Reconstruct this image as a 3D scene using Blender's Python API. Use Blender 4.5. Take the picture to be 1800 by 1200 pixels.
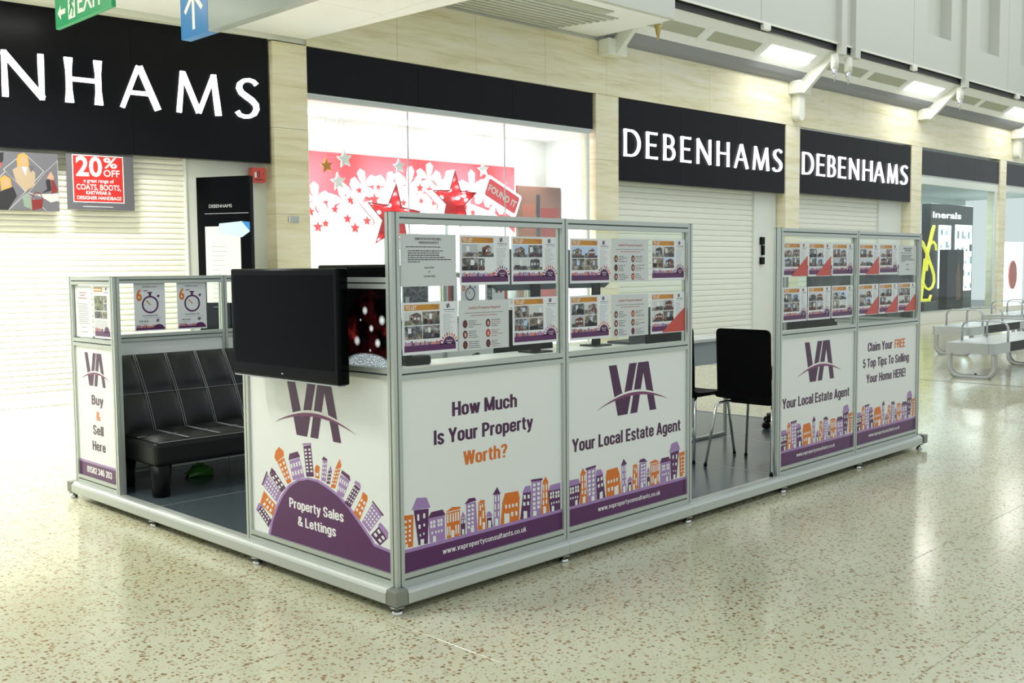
import bpy, math, random
from mathutils import Matrix, Vector
random.seed(7)
SC = bpy.context.scene
for o in list(bpy.data.objects): bpy.data.objects.remove(o, do_unlink=True)
COL = SC.collection
PI = math.pi

# ------------------------------------------------------------------ camera
CAMP = Vector((-2.5224, -3.1273, 1.3733)); YAW, PITCH, ROLL = 0.7759, -0.0724, -0.0086
_f = Vector((math.cos(PITCH)*math.cos(YAW), math.cos(PITCH)*math.sin(YAW), math.sin(PITCH)))
_r = Vector((math.sin(YAW), -math.cos(YAW), 0)); _u = _r.cross(_f)
_r2 = math.cos(ROLL)*_r + math.sin(ROLL)*_u; _u2 = -math.sin(ROLL)*_r + math.cos(ROLL)*_u
cam = bpy.data.cameras.new('camera'); cam.sensor_width = 36; cam.sensor_fit = 'HORIZONTAL'
cam.lens = 36*1795.03/1800; cam.clip_start = .05; cam.clip_end = 200
camo = bpy.data.objects.new('camera', cam); COL.objects.link(camo)
camo.matrix_world = Matrix(((_r2.x, _u2.x, -_f.x, CAMP.x), (_r2.y, _u2.y, -_f.y, CAMP.y), (_r2.z, _u2.z, -_f.z, CAMP.z), (0, 0, 0, 1)))
SC.camera = camo

# ------------------------------------------------------------------ world, large lights, exposure
w = bpy.data.worlds.new('world'); SC.world = w; w.use_nodes = True
bg = w.node_tree.nodes['Background']; bg.inputs[0].default_value = (0.92, 1.0, 1.03, 1); bg.inputs[1].default_value = 0.68
SC.view_settings.view_transform = 'Standard'; SC.view_settings.look = 'None'
SC.view_settings.exposure = 0.24; SC.view_settings.gamma = 1; SC.view_settings.use_curve_mapping = False

def area_light(name, loc, rot, sx, sy, power, color=(1, 1, 1), parent=None):
    l = bpy.data.lights.new(name, 'AREA'); l.shape = 'RECTANGLE'; l.size = sx; l.size_y = sy
    l.energy = power; l.color = color
    o = bpy.data.objects.new(name, l); COL.objects.link(o); o.location = loc; o.rotation_euler = rot
    if parent: o.parent = parent
    return o
# added overhead fill with no known fitting, brightens the shutters and shop wall
area_light('shutter_fill_light', (11, 2.6, 8.6), (0, 0, 0), 26, 3, 330, (.98, 1, 1))

# ------------------------------------------------------------------ materials
def lin(h):
    h = h.lstrip('#'); v = [int(h[i:i+2], 16)/255 for i in (0, 2, 4)]
    return tuple(x/12.92 if x <= .04045 else ((x+.055)/1.055)**2.4 for x in v)+(1,)
def mat(name, col, rough=.5, metal=0., spec=.5, emit=None, es=0., coat=0.):
    m = bpy.data.materials.new(name); m.use_nodes = True
    b = m.node_tree.nodes['Principled BSDF']
    b.inputs['Base Color'].default_value = lin(col) if isinstance(col, str) else col
    b.inputs['Roughness'].default_value = rough; b.inputs['Metallic'].default_value = metal
    b.inputs['Specular IOR Level'].default_value = spec
    if coat: b.inputs['Coat Weight'].default_value = coat; b.inputs['Coat Roughness'].default_value = .05
    if emit:
        b.inputs['Emission Color'].default_value = lin(emit); b.inputs['Emission Strength'].default_value = es
    return m
class NT:
    def __init__(s, m): s.m = m; s.t = m.node_tree; s.b = s.t.nodes['Principled BSDF']
    def n(s, typ, **kw):
        x = s.t.nodes.new(typ)
        for k, v in kw.items():
            if k in x.inputs: x.inputs[k].default_value = v
            else: setattr(x, k, v)
        return x
    def l(s, a, b): s.t.links.new(a, b)
    def math(s, op, a, b=None, clamp=False):
        x = s.t.nodes.new('ShaderNodeMath'); x.operation = op; x.use_clamp = clamp
        for i, v in enumerate((a, b)):
            if v is None: continue
            if isinstance(v, (int, float)): x.inputs[i].default_value = v
            else: s.l(v, x.inputs[i])
        return x.outputs[0]
    def mix(s, f, a, b):
        x = s.t.nodes.new('ShaderNodeMix'); x.data_type = 'RGBA'
        for v, i in ((f, 0), (a, 6), (b, 7)):
            if isinstance(v, (int, float)): x.inputs[i].default_value = v
            elif isinstance(v, tuple): x.inputs[i].default_value = v
            else: s.l(v, x.inputs[i])
        return x.outputs[2]
    def ramp(s, f, stops):
        x = s.t.nodes.new('ShaderNodeValToRGB'); e = x.color_ramp.elements
        while len(e) < len(stops): e.new(.5)
        for k, (p, c) in enumerate(stops): e[k].position = p; e[k].color = lin(c) if isinstance(c, str) else c
        s.l(f, x.inputs[0]); return x.outputs[0]
    def pos(s): return s.n('ShaderNodeNewGeometry').outputs['Position']
    def mapv(s, v, scale, rot=(0, 0, 0)):
        x = s.n('ShaderNodeMapping'); x.inputs['Scale'].default_value = scale; x.inputs['Rotation'].default_value = rot
        s.l(v, x.inputs['Vector']); return x.outputs[0]

def mk_terrazzo():
    m = mat('terrazzo', '#d2d0b8', .13, spec=.55); t = NT(m); p = t.pos()
    dn = t.n('ShaderNodeTexNoise', Scale=110.0, Detail=2.0); t.l(p, dn.inputs['Vector'])
    off = t.n('ShaderNodeVectorMath', operation='SCALE'); off.inputs['Scale'].default_value = .008; t.l(dn.outputs['Color'], off.inputs[0])
    add = t.n('ShaderNodeVectorMath', operation='ADD'); t.l(p, add.inputs[0]); t.l(off.outputs[0], add.inputs[1])
    base_n = t.n('ShaderNodeTexNoise', Scale=1.3, Detail=4.0); t.l(p, base_n.inputs['Vector'])
    base = t.ramp(base_n.outputs['Fac'], [(.3, '#c4c4a3'), (.7, '#d0cfb4')])
    col = base
    for sc, thr, keep, ca, cb, amt in ((62., .34, .28, '#84602f', '#a98a5a', .9), (100., .32, .40, '#8f7348', '#b8a47c', .75), (46., .30, .55, '#6f4f2c', '#94713f', .9)):
        v = t.n('ShaderNodeTexVoronoi', Scale=sc); t.l(add.outputs[0], v.inputs['Vector'])
        sp = t.n('ShaderNodeSeparateColor'); t.l(v.outputs['Color'], sp.inputs[0])
        r = t.math('MULTIPLY', t.math('SUBTRACT', sp.outputs[0], keep, True), thr/(1-keep)*1.6)
        msk = t.math('MULTIPLY', t.math('SUBTRACT', r, v.outputs['Distance']), 14., True)
        fc = t.ramp(sp.outputs[1], [(0., ca), (1., cb)])
        col = t.mix(t.math('MULTIPLY', msk, amt), col, fc)
    t.l(col, t.b.inputs['Base Color'])
    rn = t.n('ShaderNodeTexNoise', Scale=.8, Detail=3.0); t.l(p, rn.inputs['Vector'])
    rr = t.n('ShaderNodeMapRange'); t.l(rn.outputs['Fac'], rr.inputs[0]); rr.inputs[3].default_value = .12; rr.inputs[4].default_value = .2
    t.l(rr.outputs[0], t.b.inputs['Roughness'])
    return m
def mk_stone(name, a, b, c):
    m = mat(name, a, .14, spec=.45); t = NT(m); p = t.pos()
    n1 = t.n('ShaderNodeTexNoise', Scale=1.0, Detail=8.0, Roughness=.62, Distortion=.4)
    t.l(t.mapv(p, (.8, .8, 9.)), n1.inputs['Vector'])
    n2 = t.n('ShaderNodeTexNoise', Scale=1.0, Detail=6.0); t.l(t.mapv(p, (3., 3., 45.)), n2.inputs['Vector'])
    f = t.math('ADD', t.math('MULTIPLY', n1.outputs['Fac'], .75), t.math('MULTIPLY', n2.outputs['Fac'], .25))
    t.l(t.ramp(f, [(.36, a), (.5, b), (.64, c)]), t.b.inputs['Base Color']); return m
def mk_photo(i):
    pal = [('#2c2a2c', '#6f6862', '#b0b4b6'), ('#33241f', '#7a4a3a', '#b9bfc4'), ('#23272c', '#6d7478', '#c0c0ba'), ('#2a3026', '#70785c', '#c2c4b8'),
           ('#1f1d22', '#55525a', '#a0a09f'), ('#38322c', '#877a68', '#c8c4ba'), ('#2a323c', '#6a7684', '#bcc3c8'), ('#2c2627', '#75605a', '#b4b0ac')][i]
    m = mat('photo_print_%d' % i, pal[1], .35); t = NT(m); p = t.pos()
    v = t.n('ShaderNodeTexVoronoi', Scale=75.+9*i, distance='CHEBYCHEV'); t.l(t.mapv(p, (1, 1, 1.3)), v.inputs['Vector'])
    sp = t.n('ShaderNodeSeparateColor'); t.l(v.outputs['Color'], sp.inputs[0])
    n = t.n('ShaderNodeTexNoise', Scale=38., Detail=3.0); t.l(p, n.inputs['Vector'])
    f = t.math('ADD', t.math('MULTIPLY', sp.outputs[0], .22), t.math('MULTIPLY', n.outputs['Fac'], .78))
    t.l(t.ramp(f, [(.3, pal[0]), (.52, pal[1]), (.72, pal[2])]), t.b.inputs['Base Color']); return m
def mk_glass(name, tint, refl=1.45):
    m = bpy.data.materials.new(name); m.use_nodes = True; nt = m.node_tree; nt.nodes.clear()
    o = nt.nodes.new('ShaderNodeOutputMaterial'); mx = nt.nodes.new('ShaderNodeMixShader')
    tr = nt.nodes.new('ShaderNodeBsdfTransparent'); gl = nt.nodes.new('ShaderNodeBsdfGlossy'); lw = nt.nodes.new('ShaderNodeLayerWeight'); pw = nt.nodes.new('ShaderNodeMath'); pw.operation = 'POWER'; fr = nt.nodes.new('ShaderNodeMath'); fr.operation = 'MULTIPLY_ADD'
    nt.links.new(lw.outputs['Facing'], pw.inputs[0]); pw.inputs[1].default_value = 5.; nt.links.new(pw.outputs[0], fr.inputs[0]); fr.inputs[1].default_value = .55; fr.inputs[2].default_value = .03
    tr.inputs[0].default_value = tint+(1,); gl.inputs['Roughness'].default_value = .02
    nt.links.new(fr.outputs[0], mx.inputs[0]); nt.links.new(tr.outputs[0], mx.inputs[1]); nt.links.new(gl.outputs[0], mx.inputs[2])
    nt.links.new(mx.outputs[0], o.inputs[0]); return m
def mk_brushed(name, col, rough, metal=.65):
    m = mat(name, col, rough, metal); t = NT(m); p = t.pos()
    n = t.n('ShaderNodeTexNoise', Scale=1.0, Detail=3.0); t.l(t.mapv(p, (3, 3, 260)), n.inputs['Vector'])
    rr = t.n('ShaderNodeMapRange'); t.l(n.outputs['Fac'], rr.inputs[0]); rr.inputs[3].default_value = rough-.06; rr.inputs[4].default_value = rough+.08
    t.l(rr.outputs[0], t.b.inputs['Roughness']); return m
def mk_leather():
    m = mat('black_leatherette', '#101214', .42, spec=.35); t = NT(m)
    v = t.n('ShaderNodeTexVoronoi', Scale=420.); t.l(t.pos(), v.inputs['Vector'])
    bp = t.n('ShaderNodeBump', Strength=.12, Distance=.002); t.l(v.outputs['Distance'], bp.inputs['Height']); t.l(bp.outputs[0], t.b.inputs['Normal']); return m
def mk_bauble_screen():
    """picture shown on the lit inner screen: dark red glossy ball with sparkles on white glitter"""
    m = mat('bauble_picture', '#050505', .12); t = NT(m)
    g = t.n('ShaderNodeTexCoord').outputs['Object']
    def blob(cx, cy, r, soft):
        d = t.n('ShaderNodeVectorMath', operation='DISTANCE'); t.l(t.mapv(g, (1, 1, 0)), d.inputs[0]); d.inputs[1].default_value = (cx, cy, 0)
        return t.math('MULTIPLY', t.math('SUBTRACT', r, d.outputs['Value']), 1/soft, True)
    n = t.n('ShaderNodeTexNoise', Scale=9., Detail=4.0); t.l(g, n.inputs['Vector'])
    red = t.ramp(n.outputs['Fac'], [(.46, '#040203'), (.58, '#300809'), (.74, '#9a2a24')])
    c = t.mix(blob(.345, .185, .17, .035), (0.002, .002, .002, 1), red)
    gn = t.n('ShaderNodeTexNoise', Scale=170., Detail=2.0); t.l(g, gn.inputs['Vector'])
    gl = t.ramp(gn.outputs['Fac'], [(.4, '#6b7078'), (.6, '#e8ecf2')])
    d2 = t.n('ShaderNodeVectorMath', operation='DISTANCE'); t.l(t.mapv(g, (1, 3.4, 0)), d2.inputs[0]); d2.inputs[1].default_value = (.345, .17, 0)
    c = t.mix(t.math('MULTIPLY', t.math('SUBTRACT', .15, d2.outputs['Value']), 40., True), c, gl)
    for x, y, r in ((.33, .267, .019), (.37, .195, .016), (.273, .141, .022), (.41, .137, .02), (.44, .23, .022), (.193, .18, .009), (.30, .228, .006), (.36, .105, .007)):
        c = t.mix(blob(x, y, r, r*.8), c, (1, .97, 1, 1))
    t.l(c, t.b.inputs['Base Color']); t.l(c, t.b.inputs['Emission Color']); t.b.inputs['Emission Strength'].default_value = .55
    return m
M = {
 'terrazzo': mk_terrazzo(), 'grout': mat('grout', '#d6d8ca', .5), 'dark_joint': mat('dark_joint', '#6c7470', .4),
 'stone': mk_stone('travertine', '#d8cfa6', '#e8e1c2', '#efead6'), 'white_paint': mat('white_paint', '#e6e8dc', .5),
 'ceiling_white': mat('ceiling_white', '#f6f8f8', .6), 'fascia': mat('fascia_panel', '#c6c8be', .45), 'cove_grey': mat('cove_grey', '#c3c6cc', .5),
 'grille': mat('grille_grey', '#b3b6a4', .6), 'slot': mat('slot_black', '#161a18', .5), 'black_sign': mat('black_sign', '#0b0c10', .24, spec=.14),
 'dark_fascia': mat('dark_fascia', '#202226', .35, spec=.3), 'letter': mat('lit_letter', '#ffffff', .5, emit='#f6f4ff', es=1.9),
 'shutter': mat('shutter_paint', '#e9ebdf', .42), 'shutter_warm': mat('shutter_cream', '#f2f0e4', .42), 'jamb': mat('jamb_white', '#dfe3dc', .45),
 'alu': mk_brushed('aluminium', '#bfc5bf', .38), 'alu_groove': mat('aluminium_groove', '#5d6560', .5, .7), 'alu_light': mk_brushed('aluminium_rail', '#c6cbc5', .42), 'corner': mk_brushed('corner_casting', '#8f938a', .45),
 'chrome': mat('chrome', '#d8dadc', .12, 1.0), 'steel': mk_brushed('bench_steel', '#b8bcbc', .3), 'steel_dark': mat('dark_rubber', '#2a2d2a', .6),
 'deck': mat('deck_vinyl', '#485257', .2, spec=.9), 'board': mat('white_board', '#ecefea', .35), 'purple': mat('print_purple', '#561f58', .35), 'lilac': mat('print_lilac', '#a582b8', .35),
 'orange': mat('print_orange', '#dd7420', .35), 'ink': mat('print_plum_ink', '#471a47', .35), 'swoosh': mat('print_swoosh', '#7a3866', .35), 'ptext': mat('print_white', '#f4f2f0', .4),
 'paper': mat('paper_white', '#e6e9ea', .5), 'paper_grey': mat('paper_laminated', '#cfd3d1', .3), 'amber': mat('print_amber', '#c98a2c', .35), 'greytext': mat('print_grey_text', '#8d9092', .5),
 'blacktext': mat('print_black_text', '#2c2a2e', .5), 'sash': mat('print_red_sash', '#c8483c', .35), 'redtext': mat('print_red_text', '#b86a5c', .5),
 'skin': mat('print_skin', '#d6a183', .5), 'skin2': mat('print_brown', '#6a3a2a', .5), 'redoval': mat('print_red_oval', '#b03a34', .5), 'darkoval': mat('print_maroon_oval', '#5a2a34', .5),
 'glass': mk_glass('clear_pane', (.95, .98, .96)), 'shopglass': mk_glass('shop_glass', (.93, .98, .96)),
 'leather': mk_leather(), 'stitch': mat('grey_stitching', '#8b9092', .6), 'black_plastic': mat('black_plastic', '#050606', .38, spec=.14), 'black_gloss': mat('black_gloss_plastic', '#030405', .1, spec=.1), 'screen': mat('dark_screen', '#020408', .16, spec=.05),
 'chair_black': mat('black_shell', '#030304', .5, spec=.08), 'desk': mat('desk_white', '#eef1f0', .3), 'desk_grey': mat('desk_panel_grey', '#c3cccf', .4), 'tv_back': mat('tv_back_grey', '#3c4347', .45),
 'green_bag': mat('green_plastic', '#3c7a2c', .4), 'exit_green': mat('exit_green', '#1e8f5c', .35, emit='#1e8f5c', es=.25), 'sign_blue': mat('sign_blue', '#2f7fc4', .35), 'sign_grey': mat('sign_grey', '#98a2a2', .35),
 'sign_white': mat('sign_white', '#f2f4f2', .4), 'red': mat('banner_red', '#c9404a', .5), 'red_gloss': mat('star_red', '#c02a2c', .3), 'bulb': mat('bulb', '#ffffff', .3, emit='#fff2ff', es=14.),
 'gold': mat('gold_leaf', '#c9862e', .3, .6), 'poster_grey': mat('poster_grey', '#58575d', .5), 'poster_red': mat('poster_red', '#b9241e', .45), 'poster_dark': mat('poster_charcoal', '#4b4a50', .5),
 'hair': mat('print_blonde', '#a8803c', .5), 'coat': mat('print_beige_coat', '#94826a', .5), 'poster_white': mat('poster_offwhite', '#a8a7a6', .5), 'poster_skin': mat('poster_skin', '#b07f66', .5), 'lit_red': mat('lit_red_face', '#c9404a', .5, emit='#d84a52', es=.5), 'coat_black': mat('print_black_coat', '#1d1c20', .5), 'bag_red': mat('print_oxblood', '#6a1f1d', .5), 'bag_green': mat('print_sage', '#6f7f70', .5),
 'ysl': mat('yellow_neon', '#e8e23a', .4, emit='#efe83a', es=.55), 'lightbox': mat('lightbox', '#ffffff', .5, emit='#e6f4ff', es=2.2), 'panel_light': mat('light_diffuser', '#ffffff', .5, emit='#fffef6', es=9.),
 'mirror_brown': mat('brown_display', '#5b4038', .25), 'shop_dark': mat('shop_dark', '#1d2126', .3), 'shop_pale': mat('shop_pale', '#c4d0ce', .5), 'window_white': mat('display_white', '#f4f4f6', .5), 'plate': mat('grey_plate', '#b6bcc0', .3),
 'brass': mat('brass', '#b8a468', .25, 1.0), 'blue_white': mat('print_pale_blue', '#b9d2ee', .3), 'bauble': mk_bauble_screen(), 'stone_sill': mat('sill_stone', '#e2e1d6', .25),
}
for i in range(8): M['ph%d' % i] = mk_photo(i)

# ------------------------------------------------------------------ mesh helpers
class MB:
    def __init__(s): s.v = []; s.f = []; s.m = []; s.mats = []; s.smooth = []
    def mi(s, m):
        if m not in s.mats: s.mats.append(m)
        return s.mats.index(m)
    def add(s, vs, fs, m, T=None, smooth=False):
        b = len(s.v)
        for p in vs: s.v.append(tuple(T @ Vector(p)) if T is not None else tuple(p))
        k = s.mi(m)
        for f in fs: s.f.append([b+i for i in f]); s.m.append(k); s.smooth.append(smooth)
        return s
    def box(s, x0, x1, y0, y1, z0, z1, m, T=None):
        vs = [(x0, y0, z0), (x1, y0, z0), (x1, y1, z0), (x0, y1, z0), (x0, y0, z1), (x1, y0, z1), (x1, y1, z1), (x0, y1, z1)]
        return s.add(vs, [(0, 3, 2, 1), (4, 5, 6, 7), (0, 1, 5, 4), (1, 2, 6, 5), (2, 3, 7, 6), (3, 0, 4, 7)], m, T)
    def bbox(s, x0, x1, y0, y1, z0, z1, b, m, T=None, seg=1):
        """bevelled box: 3 nested rings along z plus corner chamfers"""
        n = max(1, seg)
        def ring(i, z):
            pts = []
            for cx, cy, a0 in ((x1-b, y1-b, 0), (x0+b, y1-b, 90), (x0+b, y0+b, 180), (x1-b, y0+b, 270)):
                for k in range(n+1):
                    a = math.radians(a0+90*k/n); pts.append((cx+math.cos(a)*(b-i), cy+math.sin(a)*(b-i), z))
            return pts
        rings = []
        for k in range(n+1):
            a = PI/2*k/n; rings.append(ring(b*(1-math.sin(a)), z0+b*(1-math.cos(a))))
        for k in range(n, -1, -1):
            a = PI/2*k/n; rings.append(ring(b*(1-math.sin(a)), z1-b*(1-math.cos(a))))
        L = len(rings[0]); vs = [p for r in rings for p in r]; fs = []
        for j in range(len(rings)-1):
            for i in range(L): fs.append((j*L+i, j*L+(i+1) % L, (j+1)*L+(i+1) % L, (j+1)*L+i))
        fs.append(tuple(range(L-1, -1, -1))); fs.append(tuple((len(rings)-1)*L+i for i in range(L)))
        return s.add(vs, fs, m, T)
    def poly(s, pts, w, m, T=None):
        """flat polygon in local u,v at height w (facing +w)"""
        a = sum(pts[i][0]*pts[(i+1) % len(pts)][1]-pts[(i+1) % len(pts)][0]*pts[i][1] for i in range(len(pts)))
        p = pts if a > 0 else pts[::-1]
        return s.add([(x, y, w) for x, y in p], [tuple(range(len(p)))], m, T)
    def rect(s, u0, u1, v0, v1, w, m, T=None): return s.poly([(u0, v0), (u1, v0), (u1, v1), (u0, v1)], w, m, T)
    def prism(s, pts, w0, w1, m, T=None, mside=None):
        a = sum(pts[i][0]*pts[(i+1) % len(pts)][1]-pts[(i+1) % len(pts)][0]*pts[i][1] for i in range(len(pts)))
        p = list(pts) if a > 0 else list(pts)[::-1]; n = len(p)
        s.add([(x, y, w1) for x, y in p], [tuple(range(n))], m, T)
        s.add([(x, y, w0) for x, y in p], [tuple(range(n-1, -1, -1))], mside or m, T)
        s.add([(x, y, w0) for x, y in p]+[(x, y, w1) for x, y in p], [(i, (i+1) % n, n+(i+1) % n, n+i) for i in range(n)], mside or m, T)
        return s
    def lathe(s, prof, m, n=20, T=None, smooth=True):
        vs = []; fs = []
        for r, z in prof:
            for i in range(n): vs.append((r*math.cos(2*PI*i/n), r*math.sin(2*PI*i/n), z))
        for j in range(len(prof)-1):
            for i in range(n): fs.append((j*n+i, j*n+(i+1) % n, (j+1)*n+(i+1) % n, (j+1)*n+i))
        fs.append(tuple(range(n-1, -1, -1))); fs.append(tuple((len(prof)-1)*n+i for i in range(n)))
        return s.add(vs, fs, m, T, smooth)
    def tube(s, path, r, m, n=10, T=None, ry=None, closed=False):
        P = [Vector(p) for p in path]; vs = []; fs = []; L = len(P); up = None
        for i, p in enumerate(P):
            if closed: d = (P[(i+1) % L]-P[i-1]).normalized()
            else: d = (P[min(i+1, L-1)]-P[max(i-1, 0)]).normalized()
            if up is None:
                up = Vector((0, 0, 1)) if abs(d.z) < .9 else Vector((1, 0, 0))
            a = d.cross(up).normalized(); b = a.cross(d).normalized(); up = b
            for k in range(n):
                t = 2*PI*k/n; vs.append(tuple(p+a*math.cos(t)*r+b*math.sin(t)*(ry or r)))
        for i in range(L if closed else L-1):
            for k in range(n): fs.append((i*n+k, i*n+(k+1) % n, ((i+1) % L)*n+(k+1) % n, ((i+1) % L)*n+k))
        if not closed: fs.append(tuple(range(n-1, -1, -1))); fs.append(tuple((L-1)*n+k for k in range(n)))
        return s.add(vs, fs, m, T, True)
    def extr(s, prof, a, b, m, T=None):
        """profile polygon (x,y) extruded from z=a to z=b"""
        return s.prism(prof, a, b, m, T)
    def text(s, body, x, y, h, m, w, xs=1., bold=0., align='C', T=None, shear=0., rot=0.):
        V, F, x0, x1 = glyphs(body, bold); k = h
        ox = {'C': -(x0+x1)/2, 'L': -x0, 'R': -x1}[align]; c, sn = math.cos(rot), math.sin(rot)
        vs = []
        for a, b in V:
            p = (a+ox)*k*xs+b*k*shear; q = b*k; vs.append((x+p*c-q*sn, y+p*sn+q*c, w))
        return s.add(vs, F, m, T)
    def textw(s, body, x0, x1, y, h, m, w, bold=0., T=None):
        """text fitted between x0 and x1"""
        V, F, a, b = glyphs(body, bold); return s.text(body, (x0+x1)/2, y, h, m, w, (x1-x0)/((b-a)*h), bold, 'C', T)
    def build(s, name, parent=None, bevel=0, matrix=None):
        me = bpy.data.meshes.new(name); me.from_pydata(s.v, [], s.f); 
        for mm in s.mats: me.materials.append(M[mm])
        me.polygons.foreach_set('material_index', s.m); me.polygons.foreach_set('use_smooth', s.smooth); me.update()
        return link(name, me, parent, bevel, matrix)
def link(name, me, parent=None, bevel=0, matrix=None):
    o = bpy.data.objects.new(name, me); COL.objects.link(o)
    if parent: o.parent = parent
    if matrix is not None: o.matrix_local = matrix
    if bevel:
        b = o.modifiers.new('bevel', 'BEVEL'); b.width = bevel; b.segments = 2; b.limit_method = 'ANGLE'
    return o
_G = {}
def glyphs(body, bold):
    key = (body, bold)
    if key in _G: return _G[key]
    def conv(t):
        cu = bpy.data.curves.new('t', 'FONT'); cu.body = t; cu.size = 1; cu.resolution_u = 3; cu.offset = bold; cu.dimensions = '2D'; cu.fill_mode = 'FRONT'
        o = bpy.data.objects.new('t', cu); COL.objects.link(o)
        bpy.context.view_layer.update()
        me = bpy.data.meshes.new_from_object(o.evaluated_get(bpy.context.evaluated_depsgraph_get()))
        V = [(v.co.x, v.co.y) for v in me.vertices]; F = []
        for p in me.polygons:
            F.append(tuple(p.vertices) if p.normal.z > 0 else tuple(reversed(p.vertices)))
        bpy.data.objects.remove(o, do_unlink=True); bpy.data.curves.remove(cu); bpy.data.meshes.remove(me); return V, F
    if 'H' not in _G:
        V, F = glyphs_raw('H'); _G['H'] = max(v[1] for v in V)-min(v[1] for v in V)
    V, F = conv(body); k = 1/_G['H']
    V = [(a*k, b*k) for a, b in V]
    _G[key] = (V, F, min(v[0] for v in V), max(v[0] for v in V)); return _G[key]
def glyphs_raw(t):
    cu = bpy.data.curves.new('t', 'FONT'); cu.body = t; cu.size = 1; o = bpy.data.objects.new('t', cu); COL.objects.link(o)
    bpy.context.view_layer.update(); me = bpy.data.meshes.new_from_object(o.evaluated_get(bpy.context.evaluated_depsgraph_get()))
    V = [(v.co.x, v.co.y) for v in me.vertices]; bpy.data.objects.remove(o, do_unlink=True); return V, None

def FR(o, u, v=(0, 0, 1)):
    u = Vector(u).normalized(); v = Vector(v).normalized(); n = u.cross(v)
    return Matrix(((u.x, v.x, n.x, o[0]), (u.y, v.y, n.y, o[1]), (u.z, v.z, n.z, o[2]), (0, 0, 0, 1)))
def thing(name, label, cat, matrix=None, group=None, kind=None):
    o = bpy.data.objects.new(name, None); COL.objects.link(o); o.empty_display_size = .1
    if matrix is not None: o.matrix_world = matrix
    return tag(o, label, cat, group, kind)
def tag(o, label=None, cat=None, group=None, kind=None):
    if label: o['label'] = label
    if cat: o['category'] = cat
    if group: o['group'] = group
    if kind: o['kind'] = kind
    return o
def struct(name, label=None, matrix=None):
    o = bpy.data.objects.new(name, None); COL.objects.link(o); o['kind'] = 'structure'
    if label: o['label'] = label
    if matrix is not None: o.matrix_world = matrix
    return o
def copy_tree(o, parent=None):
    c = o.copy(); COL.objects.link(c); c.parent = parent
    for ch in list(o.children): copy_tree(ch, c)
    return c
def ribbon(pts, ws):
    """outline polygon of a stroke through pts with widths ws"""
    L = []; R = []
    for i, p in enumerate(pts):
        a = pts[max(i-1, 0)]; b = pts[min(i+1, len(pts)-1)]; dx, dy = b[0]-a[0], b[1]-a[1]; d = math.hypot(dx, dy) or 1
        nx, ny = -dy/d*ws[i]/2, dx/d*ws[i]/2; L.append((p[0]+nx, p[1]+ny)); R.append((p[0]-nx, p[1]-ny))
    return L, R
def stroke(mb, pts, ws, w0, w1, m, T=None, mside=None):
    L, R = ribbon(pts, ws)
    for i in range(len(pts)-1): mb.prism([R[i], R[i+1], L[i+1], L[i]], w0, w1, m, T, mside)
def arc(cx, cy, rx, ry, a0, a1, n): return [(cx+rx*math.cos(math.radians(a0+(a1-a0)*i/n)), cy+ry*math.sin(math.radians(a0+(a1-a0)*i/n))) for i in range(n+1)]
def star(cx, cy, R, r, rot=90, n=5): return [(cx+(R if i % 2 == 0 else r)*math.cos(math.radians(rot+180/n*i)), cy+(R if i % 2 == 0 else r)*math.sin(math.radians(rot+180/n*i))) for i in range(2*n)]
def oval(cx, cy, rx, ry, n=14): return [(cx+rx*math.cos(2*PI*i/n), cy+ry*math.sin(2*PI*i/n)) for i in range(n)]
def roundrect(u0, u1, v0, v1, r, n=4): return arc(u1-r, v1-r, r, r, 0, 90, n)+arc(u0+r, v1-r, r, r, 90, 180, n)+arc(u0+r, v0+r, r, r, 180, 270, n)+arc(u1-r, v0+r, r, r, 270, 360, n)

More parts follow.
